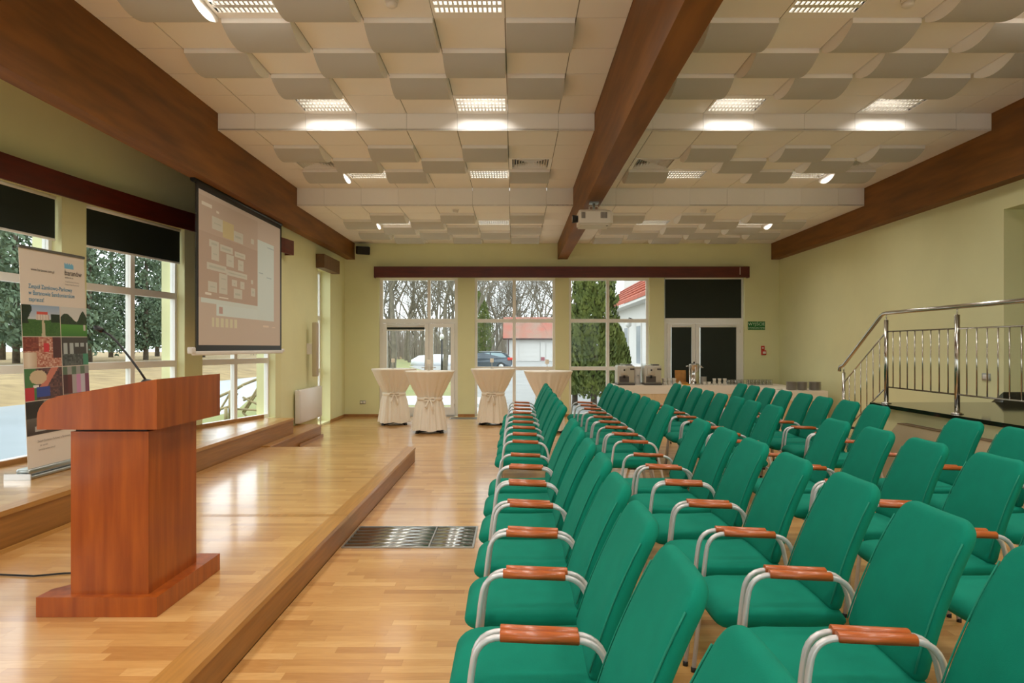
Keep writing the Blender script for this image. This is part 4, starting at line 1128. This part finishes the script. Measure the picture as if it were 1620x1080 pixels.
# ------------------------------------------------------------------ projector
pr = thing('projector', 'white ceiling projector hung under the central beam, lens towards the screen', 'projector', (1.06, 9.3, 3.13))
secs = []
for x, sh in ((-0.215, .03), (-0.20, .008), (0.12, 0.0), (0.20, .02), (0.235, .06)):
    secs.append([(x, -0.19 + sh * .5, 0.03), (x, 0.19 - sh * .5, 0.03), (x, 0.19 - sh * .5, 0.185 - sh * .4), (x, 0.15 - sh * .5, 0.215 - sh * .6), (x, -0.15 + sh * .5, 0.215 - sh * .6), (x, -0.19 + sh * .5, 0.185 - sh * .4)])
MB().loft(secs, 0, False).build('shell', PLAST, pr)
MB().box(-0.20, 0.19, -0.16, 0.16, 0.005, 0.03).build('base_tray', PLAST, pr)
MB().tube([(-0.215, -0.02, 0.11), (-0.25, -0.02, 0.11), (-0.29, -0.02, 0.11)], 0.05, 18, radii=[0.045, 0.05, 0.055]).build('lens_barrel', BLACK, pr)
MB().tube([(-0.287, -0.02, 0.11), (-0.2925, -0.02, 0.11)], 0.04, 18).build('lens_glass', STEEL, pr)
for x in (-0.18, 0.07):
    for k in range(5 if x > 0 else 3): MB().box(x + 0.018 * k, x + 0.018 * k + 0.011, -0.195, -0.188, 0.09, 0.17).build('vent_slot', GRILL, pr)
MB().tube([(-0.06, 0, 0.21), (-0.06, 0, 0.27), (-0.045, 0, 0.285), (0.045, 0, 0.285), (0.06, 0, 0.27), (0.06, 0, 0.21)], 0.009, 8).build('carry_bracket', PLAST, pr)
MB().lathe([(0.018, 0.215), (0.018, 0.315)], 12).build('drop_pole', ALU, pr)
MB().box(-0.06, 0.06, -0.06, 0.06, 0.315, 0.334).build('ceiling_mount', ALU, pr)
MB().lathe([(0.014, -0.0), (0.014, 0.03)], 10, c=(0.16, -0.12)).build('foot', BLACK, pr)

# ------------------------------------------------------------------ floor grille and door mat
t = thing('floor_grille', 'rectangular aluminium floor grille set in the parquet beside the stage', 'grille', (-0.815, 5.60, 0))
MB().box(-0.505, 0.505, -0.31, 0.31, 0.0005, 0.003).build('grille_bed', ALUD, t)
for (x0, x1, y0, y1) in ((-0.505, 0.505, -0.31, -0.295), (-0.505, 0.505, 0.295, 0.31), (-0.505, -0.49, -0.295, 0.295), (0.49, 0.505, -0.295, 0.295), (0.155, 0.165, -0.295, 0.295)):
    MB().box(x0, x1, y0, y1, 0.003, 0.010).build('rim', ALU, t)
GRS = mat('grille_aluminium', (196, 200, 198), 0.22, metal=1.0)
SLM = MB().loft([[(x, 0.043 * math.cos(PI * k / 8), 0.007 * math.sin(PI * k / 8)) for k in range(9)] for x in (-0.488, 0.153)]).mesh('slat', GRS)
SLM2 = MB().loft([[(x, 0.043 * math.cos(PI * k / 8), 0.007 * math.sin(PI * k / 8)) for k in range(9)] for x in (0.167, 0.488)]).mesh('slat', GRS)
for k in range(6):
    inst(SLM, 'slat', t, (0, -0.246 + 0.0985 * k, 0.003)); inst(SLM2, 'slat', t, (0, -0.246 + 0.0985 * k, 0.003))
t = thing('threshold_mat', 'narrow grey metal mat on the floor before the back windows', 'mat', (-1.06, 14.95, 0))
MB().box(-0.33, 0.33, -0.16, 0.16, 0.0005, 0.006).build('mat_frame', ALU, t)
MB().box(-0.30, 0.30, -0.13, 0.13, 0.006, 0.011).build('mat_field', ALUD, t)

# ------------------------------------------------------------------ outdoors
GZ = -0.30
GRASS = mat('winter_grass', (118, 128, 72), 0.95, col2=(140, 132, 86), scale=0.35)
ICE = mat('pale_frozen_pond', (166, 176, 184), 0.25, var=0.06, scale=0.3)
DRY = mat('dry_reed_bank', (160, 138, 94), 0.95, col2=(118, 98, 64), scale=0.8, bump=0.6, bscale=3)
SNOW = mat('old_snow', (214, 217, 222), 0.8)
PAVE = mat('grey_driveway', (150, 150, 147), 0.85, var=0.08, scale=0.7)
TWIG = mat('hazy_twigs', (124, 116, 100), 0.9, var=0.2, scale=4)
BARK = mat('grey_bark', (112, 98, 82), 0.9, var=0.3, scale=4)
NEED = mat('spruce_needles', (106, 122, 96), 0.8, col2=(70, 90, 64), scale=0.8)
THUJ = mat('thuja_foliage', (112, 120, 56), 0.8, col2=(66, 82, 36), scale=2.5)
struct(MB().prism([(-5.6, 12), (-5.6, -4.6), (-8, -4.6), (-8, -60), (60, -60), (60, 220), (-90, 220), (-33, 50), (-17, 50), (-8, 20), (-8, 12)], GZ - 0.3, GZ).build('ground', GRASS))
tag(MB().box(-8.0, -5.6, -4.6, 12, GZ - 0.3, GZ - 0.01).build('terrace', PAVE), 'pale paved terrace added outside the left windows to bounce daylight', 'terrace', kind='structure')  # pale paving added in place of grass to throw daylight up inside
tag(MB().box(-5.4, 9.0, -30, -4.25, GZ - 0.2, GZ + 0.02).build('bounce_snow_ground', mat('bounce_snow', (240, 242, 246), 0.8)), 'unseen snow added behind the photographer to bounce daylight', 'snow', kind='structure')  # unseen bright ground added to reflect daylight up to the ceiling
tag(MB().prism([(-17.3, -60), (-8, -60), (-8, 20), (-17.3, 50.5)], GZ - 0.3, GZ - 0.15).build('frozen_pond', ICE), 'pale frozen pond outside the left windows', 'pond', kind='structure')
b = MB(); prof = [(-17.0, GZ - 0.16), (-19.5, -0.05), (-24, 0.05), (-34, 0.35), (-140, 0.4)]
ys = [-60 + 10 * i for i in range(24)]
grid = [[(x + 0.5 * math.sin(y * .4 + x), y, z + 0.12 * math.sin(y * .7 + x * 1.3) * (1 if -30 < x < -17.1 else 0)) for x, z in prof] for y in ys]
b.loft(grid, 0, True, cap=False, closed=False)
tag(b.build('reed_bank', DRY), 'bank of dry straw-coloured reeds across the pond', 'bank', kind='structure')
tag(MB().prism([(-1.7, 15.8), (4.5, 15.8), (5, 40), (20, 100), (-9, 100), (-10, 66), (-6, 50), (-2.2, 40)], GZ - 0.2, GZ + 0.004).build('driveway', PAVE), 'light grey driveway outside the back windows', 'driveway', kind='structure')
def snow(x, y, r, label, e=1.8, h=0.12):
    n = 22; ph = R.uniform(0, 6); ring = lambda k, z: [(r * e * k * (1 + .18 * math.sin(3 * a + ph) + .1 * math.sin(7 * a)) * math.cos(a), r * k * (1 + .15 * math.sin(2 * a + ph)) * math.sin(a), z) for a in [2 * PI * i / n for i in range(n)]]
    tag(MB().loft([ring(1, -0.02), ring(.97, h * .5), ring(.7, h * .9), ring(.2, h)]).build('snow_patch', SNOW, None, (x, y, GZ)), label, 'snow', 'melting snow patches')
snow(-2.9, 23.5, 1.5, 'patch of melting snow on the lawn just outside the left back door')
snow(-5.2, 20.5, 0.8, 'small patch of snow seen between the two left cocktail tables')
snow(-1.6, 19.5, 0.8, 'snow patch beside the driveway behind the third cocktail table', 1.2)
snow(-7.6, 70, 1.8, 'distant snow heap beyond the left back door', 1.4, 1.1)
snow(1.9, 17.3, 0.7, 'snow patch at the foot of the clipped thuja', 1.4)
def bare_tree_mesh(seed, H, depth=5, r0=0.2):
    rr = random.Random(seed); b = MB()
    def grow(p, d, L, r, k):
        pts = [p]; q = p.copy(); dd = d.copy()
        for i in range(3):
            dd = (dd + Vector((rr.uniform(-.16, .16), rr.uniform(-.16, .16), rr.uniform(-.02, .12)))).normalized(); q = q + dd * L / 3; pts.append(q.copy())
        b.tube(pts, r, 5 if k > 2 else 3, radii=[r, r * .88, r * .76, r * .62], cap=False)
        if k == 0: return
        nb = 3
        for i in range(nb):
            a = rr.uniform(0, 2 * PI); sp = rr.uniform(.35, .95)
            s = dd.orthogonal().normalized(); s = Matrix.Rotation(a, 3, dd) @ s
            nd = (dd * math.cos(sp) + s * math.sin(sp) + Vector((0, 0, .12))).normalized()
            at = pts[-1] if i < 2 else pts[rr.choice((1, 2))]
            grow(at, nd, L * rr.uniform(.62, .85), r * rr.uniform(.5, .66), k - 1)
    grow(Vector((0, 0, -.2)), Vector((0, 0, 1)), H * 0.28, r0, depth)
    return b.mesh('branches', TWIG)
BT_ = [bare_tree_mesh(11 + i, 14, 6, 0.17) for i in range(3)]
def bare(x, y, s, label, k):
    t = thing('bare_tree', label, 'tree', (x, y, GZ), R.uniform(0, 6), 'bare winter trees')
    o = inst(BT_[k % 3], 'branches', t); o.scale = (s, s, s * 1.1)
places_b = []
for i in range(34):
    px_ = 604 + (905 - 604) * (i + R.uniform(-.3, .3)) / 33; y = R.choice((44, 58, 70, 84, 96, 110, 125))
    if 735 < px_ < 905 and y < 96: y = R.uniform(100, 130)
    places_b.append(((px_ - VX) / F * y, y))
places_b.sort(key=lambda q: q[0] / q[1])
seen = {}
for i, (x, y) in enumerate(places_b):
    wn = 'left back door' if x / y < -.08 else ('middle back window' if x / y < .085 else 'thuja window')
    dist = 'near' if y < 70 else ('mid-distance' if y < 100 else 'far')
    seen[wn] = seen.get(wn, 0) + 1
    bare(x, y, R.uniform(.85, 1.35) * (1 if y < 90 else 1.25), '%s leafless tree seen through the %s, %s from the left' % (dist, wn, ORD[min(seen[wn], 20) - 1]), i)
# thicket behind
rr = random.Random(4); b = MB()
for i in range(3200):
    y = rr.uniform(104, 150); x = rr.uniform(-40, 26); h = rr.uniform(3, 9)
    b.tube([(x, y, GZ), (x + rr.uniform(-1, 1), y, GZ + h)], .06, 3, cap=False, radii=[.07, .02])
o = b.build('woodland_thicket', mat('distant_thicket', (150, 140, 126), 0.9)); o['kind'] = 'stuff'; tag(o, 'grey-brown leafless thicket on the horizon behind the back lawn', 'thicket', kind='stuff')
def leaf_quads(b, c, n, s, rr, mi=0):
    for _ in range(n):
        a = Vector((rr.gauss(0, 1), rr.gauss(0, 1), rr.gauss(0, 1))).normalized(); q = a.orthogonal().normalized(); w = a.cross(q)
        p = c + Vector((rr.gauss(0, 1), rr.gauss(0, 1), rr.gauss(0, 1))) * s * .6
        k = s * rr.uniform(.5, 1.0)
        b.add([p - q * k - w * k * .45, p + q * k * .2 - w * k * .55, p + q * k, p + w * k * .5], [(0, 1, 2, 3)], mi)
def spruce_mesh(seed):
    rr = random.Random(seed); b = MB(); H = 17.0
    tr = MB().tube([(0, 0, 0), (0.05, 0, H * .5), (0, 0, H)], .2, 7, radii=[.26, .16, .03]).mesh('trunk', BARK)
    for w in range(34):
        z = 1.6 + (H - 2) * w / 34; Rm = 3.4 * (1 - z / (H + 1)) ** .8 * rr.uniform(.8, 1.1)
        for k in range(7):
            a = rr.uniform(0, 2 * PI); d = Vector((math.cos(a), math.sin(a), -.12))
            L = Rm * rr.uniform(.75, 1.1)
            m = max(2, int(L * 2.6))
            for j in range(m):
                f = (j + .6) / m
                c = Vector((0, 0, z)) + d * L * f + Vector((0, 0, -.35 * f * f * L * .4 + .1 * f))
                leaf_quads(b, c, 4, .24, rr)
    return tr, b.mesh('foliage', NEED)
SPR = [spruce_mesh(21), spruce_mesh(22)]
sp = [(-x + R.uniform(-1.5, 1.5), -x * -q + 0) for x, q in [(34, 1.33), (36, 1.42), (33, 1.50), (37, 1.58), (33, 1.68), (36, 1.78), (34, 1.88), (37, 1.98), (33, 2.1), (36, 2.25), (46, 1.40), (45, 1.55), (47, 1.72), (46, 1.93), (45, 2.15), (40, 2.45), (38, 2.7)]]
sp.sort(key=lambda q: q[0] / q[1])
for i, (x, y) in enumerate(sp):
    px_ = VX + F * x / y
    wn = 'window behind the banner' if px_ < 120 else ('window left of the screen' if px_ < 300 else 'window under the screen')
    t = thing('spruce_tree', 'green spruce across the pond, %s tree from the left' % ORD[i], 'tree', (x, y, 0.3), R.uniform(0, 6), 'spruces across the pond')
    s = R.uniform(.85, 1.2)
    for m_, nm in zip(SPR[i % 2], ('trunk', 'foliage')): inst(m_, nm, t, scale=(s, s, s * 1.05))
def thuja(x, y, H, w, label, seed):
    rr = random.Random(seed); t = thing('thuja', label, 'shrub', (x, y, GZ), 0)
    MB().tube([(0, 0, -.1), (0, 0, H * .8)], .08, 7, radii=[.1, .03]).build('trunk', BARK, t)
    b = MB()
    for i in range(9500):
        f = rr.random() ** .8; z = .35 + f * (H - .4)
        pr = w * (math.sin(PI * min(1, (f * .86 + .14))) ** .55 if f > .5 else (.72 + .28 * min(1, f / .3)))
        a = rr.uniform(0, 2 * PI); lump = 1 + .10 * math.sin(3 * a + 5 * f) + .08 * math.sin(7 * a + 19 * f)
        r = pr * lump * rr.uniform(.72, 1.0)
        c = Vector((r * math.cos(a), r * math.sin(a), z))
        up = Vector((math.cos(a) * .35, math.sin(a) * .35, 1)).normalized(); sd = Vector((-math.sin(a), math.cos(a), rr.uniform(-.4, .4)))
        sd = (sd * math.cos(rr.uniform(-1, 1)) + Vector((math.cos(a), math.sin(a), 0)) * math.sin(rr.uniform(-1, 1))).normalized()
        k = rr.uniform(.035, .075)
        b.add([c - sd * k * .6, c + up * k * .4 - sd * k * .9, c + up * k * 2.0, c + up * k * .4 + sd * k * .9, c + sd * k * .6], [(0, 4, 3, 2, 1)])
    b.build('foliage', THUJ, t)
thuja(2.28, 20, 5.6, .62, 'tall clipped green thuja column filling the third back window', 5)
thuja(1.9, 21.9, 3.0, .55, 'smaller thuja bush behind the left of the tall thuja', 6)
thuja(3.05, 21.5, 2.6, .45, 'low thuja bush behind the right of the tall thuja', 9)
thuja(-3.1, 58, 6.5, 1.2, 'green conifer on the lawn left of the parked car', 7)
# garage with red roof
BWALL = mat('white_render', (204, 202, 198), 0.8); ROOF = mat('red_roof_tile', (170, 92, 76), 0.8, col2=(146, 124, 108), scale=0.5)
gar = thing('garage_building', 'long white garage block with red tiled roof behind the parked car', 'building', (0, 90, GZ))
MB().box(-1.0, 19, 0, 8, 0, 3.1).build('wall', BWALL, gar)
b = MB(); yz = [(-.6, 3.0), (4, 5.9), (8.6, 3.0), (8.6, 2.85), (4, 5.7), (-.6, 2.85)]
b.add([(-1.5, y, z) for y, z in yz] + [(19.5, y, z) for y, z in yz], [tuple(range(6)), tuple(reversed(range(6, 12)))] + [(i, (i + 1) % 6, (i + 1) % 6 + 6, i + 6) for i in range(6)])
rf = b.build('roof', ROOF, gar)
MB().box(7.6, 8.6, 3.6, 4.4, 5.2, 7.0).build('chimney', mat('chimney_render', (232, 214, 204), .8), rf)
MB().tube([(-1.5, -.62, 2.9), (19.5, -.62, 2.9)], .1, 8).build('gutter', mat('dark_gutter', (92, 70, 66), .6), gar)
MB().tube([(-.8, -.5, 2.9), (-.8, -.15, 2.6), (-.8, -.12, 0)], .07, 8).build('downpipe', mat('dark_gutter', (92, 70, 66), .6), gar)
for x in (0.6, 4.1, 7.6, 11.1, 14.6):
    dr = MB().box(x, x + 2.7, -.06, 0.0, 0.02, 2.35).build('garage_door', BWALL, gar)
    for k in range(4): MB().box(x, x + 2.7, -.085, -.06, .05 + .57 * k, .05 + .57 * k + .54).build('door_panel', BWALL, dr)
    MB().box(x + 2.75, x + 3.35, -.14, 0, 0, 2.5).build('pilaster', BWALL, gar)
    MB().box(x + 2.80, x + 3.30, -.18, -.14, .1, .55).build('wall_plaque', mat('plum_panel', (150, 90, 96), .7), gar)
# white house on the right
hs = thing('white_house', 'two-storey white house with red tiled lean-to roof right of the thuja', 'building', (0, 0, GZ))
MB().box(4.85, 12, 22, 34, 0, 3.75).build('wall', BWALL, hs)
MB().box(5.35, 14, 22.5, 34, 3.75, 9.0).build('upper_wall', BWALL, hs)
b = MB(); xz = [(4.4, 3.72), (5.34, 4.62), (5.34, 4.47), (4.4, 3.58)]
b.add([(x, 21.4, z) for x, z in xz] + [(x, 34.5, z) for x, z in xz], [(0, 1, 2, 3), (7, 6, 5, 4), (0, 4, 5, 1), (3, 2, 6, 7), (0, 3, 7, 4)])
rf = b.build('roof', mat('bright_roof_tile', (180, 92, 68), .75, var=.15, scale=3), hs)
for k in range(5):
    f = (k + .5) / 5
    MB().tube([(4.4 + .94 * f, 21.4, 3.74 + .9 * f), (4.4 + .94 * f, 34.5, 3.74 + .9 * f)], .045, 6).build('tile_course', mat('bright_roof_tile', (216, 112, 84), .75), rf)
MB().box(4.42, 4.85, 21.4, 34.5, 3.48, 3.58).build('eaves_board', BWALL, hs)
WG = mat('house_window_glass', (150, 160, 166), .15)
for y in (24.0, 26.5, 29.5):
    w_ = MB().box(4.80, 4.85, y - .05, y + .95, 1.1, 2.75).build('window', BWALL, hs); MB().box(4.79, 4.80, y + .02, y + .88, 1.2, 2.65).build('pane', WG, w_)
    MB().box(4.75, 4.85, y - .1, y + 1.0, 1.02, 1.1).build('window_sill', FRAME, w_)
for y in (24.5, 27.0, 30.0):
    w_ = MB().box(5.29, 5.35, y - .05, y + 1.0, 5.3, 6.7).build('window', BWALL, hs); MB().box(5.28, 5.29, y + .05, y + .9, 5.4, 6.6).build('pane', WG, w_)
lm = MB().tube([(4.85, 27.8, 2.9), (4.57, 27.8, 3.0), (4.55, 27.8, 2.85)], .02, 6).build('wall_lamp', BLACK, hs); MB().lathe([(.02, 0), (.12, .08), (.13, .18), (.08, .26), (.02, .28)], 12).build('lamp_globe', BWALL, lm, (4.55, 27.8, 2.6))
# lamp posts on the lawn
for (xp, d, lb) in ((699, 40, 'black lamp post with white globe seen through the left back door'), (673, 52, 'more distant lamp post with white globe near the door mullion')):
    t = thing('lamp_post', lb, 'lamp post', ((xp - VX) / F * d, d, GZ), group='garden lamp posts')
    MB().tube([(0, 0, 0), (0, 0, 2.3)], .05, 8, radii=[.07, .035]).build('post', BLACK, t)
    MB().lathe([(.05, 2.28), (.11, 2.36), (.13, 2.46), (.09, 2.56), (.02, 2.6)], 14).build('globe', BWALL, t)
# parked car: estate seen from its left side... rear towards the right
CARP = mat('grey_blue_car_paint', (70, 80, 88), .25, metal=.4, coat=.6); CGL = mat('car_glass', (150, 172, 180), .1)
car = thing('parked_car', 'dark grey-blue estate car parked outside before the garage', 'car', (-2.5, 55, GZ))
def side(prof, y0, y1, ins=0.0):
    b = MB(); n = len(prof)
    b.add([(x, y0 + (ins if z > .95 else 0), z) for x, z in prof] + [(x, y1 - (ins if z > .95 else 0), z) for x, z in prof],
          [tuple(range(n)), tuple(reversed(range(n, 2 * n)))] + [(i, i + n, (i + 1) % n + n, (i + 1) % n) for i in range(n)]); return b
body = [(-2.3, .35), (-2.33, .62), (-2.2, .82), (-1.3, .95), (-.55, 1.36), (0.2, 1.47), (1.2, 1.46), (1.85, 1.36), (2.2, .98), (2.3, .9), (2.32, .5), (2.2, .32), (1.75, .30), (1.7, .55), (1.45, .68), (1.2, .55), (1.1, .28), (-1.1, .28), (-1.2, .55), (-1.45, .68), (-1.7, .55), (-1.78, .3)]
side(body, -.88, .88, .12).build('body', CARP, car)
for (q) in ([(-.98, .98), (-.5, 1.30), (-.35, 1.34), (-.28, .99)], [(-.2, .99), (-.25, 1.35), (.55, 1.40), (.62, 1.01)], [(.7, 1.01), (.65, 1.40), (1.5, 1.37), (1.85, 1.10), (1.8, 1.04)]):
    b = MB(); n = len(q); b.add([(x, -.775, z) for x, z in q] + [(x, -.755, z) for x, z in q], [tuple(range(n)), tuple(reversed(range(n, 2 * n)))] + [(i, i + n, (i + 1) % n + n, (i + 1) % n) for i in range(n)]); b.build('side_window', CGL, car)
MB().rbox(1.95, 2.34, -.90, -.55, .82, 1.02, .03).build('tail_light', RED, car)
MB().tube([(-.3, -.66, 1.50), (1.5, -.66, 1.50)], .02, 6).build('roof_rail', ALU, car)
for x in (-1.45, 1.45):
    for y in (-.82, .82):
        w_ = MB().lathe([(.02, -.1), (.3, -.1), (.32, -.06), (.32, .06), (.3, .1), (.02, .1)], 20).build('wheel', BLACK, car); w_.matrix_local = Matrix(((1, 0, 0, x), (0, 0, -1, y), (0, 1, 0, .32), (0, 0, 0, 1)))
        MB().lathe([(.02, .0), (.2, .0), (.2, .012), (.02, .02)], 16).build('hubcap', ALU, w_, (0, 0, .095))
# wooden footbridge railing outside the window below the screen
BRW = mat('weathered_bridge_wood', (166, 150, 112), .8, var=.2, scale=5)
t = thing('footbridge_railing', 'weathered wooden footbridge railing outside the window below the screen', 'railing', (0, 0, 0))
def bar(x0, y0, x1, y1, r, d=17.0, nm='rail', d2=None):
    MB().tube([px(x0, y0, d), px(x1, y1, d2 or d)], r, 6).build(nm, BRW, t)
bar(365, 619, 365, 668, .055, nm='post'); bar(410.5, 622, 410.5, 664, .05, 17.4, 'post'); bar(357.5, 645, 357.5, 668, .045, 16.9, 'post'); bar(424, 594, 424, 664, .04, 17.8, 'post')
bar(340, 630, 370, 616.5, .035); bar(383, 609, 426, 592, .035, 17.6); bar(371, 616.5, 384, 609, .035, 17.2)
bar(348, 647, 362, 643, .03); bar(424, 594, 385, 655, .028, 17.5, 'brace'); bar(412, 606, 384, 652, .028, 17.3, 'brace')
bar(384, 628, 425, 648, .028, 17.3, 'brace'); bar(385, 633, 427, 616, .03, 17.5, 'rail'); bar(344, 655, 364, 622, .028, 17.1, 'brace'); bar(366, 617, 376, 624, .028, 17.1, 'brace')
bar(366, 646, 426, 650, .028, 17.2, 'rail'); bar(412, 622, 428, 634, .026, 17.6, 'brace'); bar(384, 652, 396, 664, .026, 17.3, 'brace')
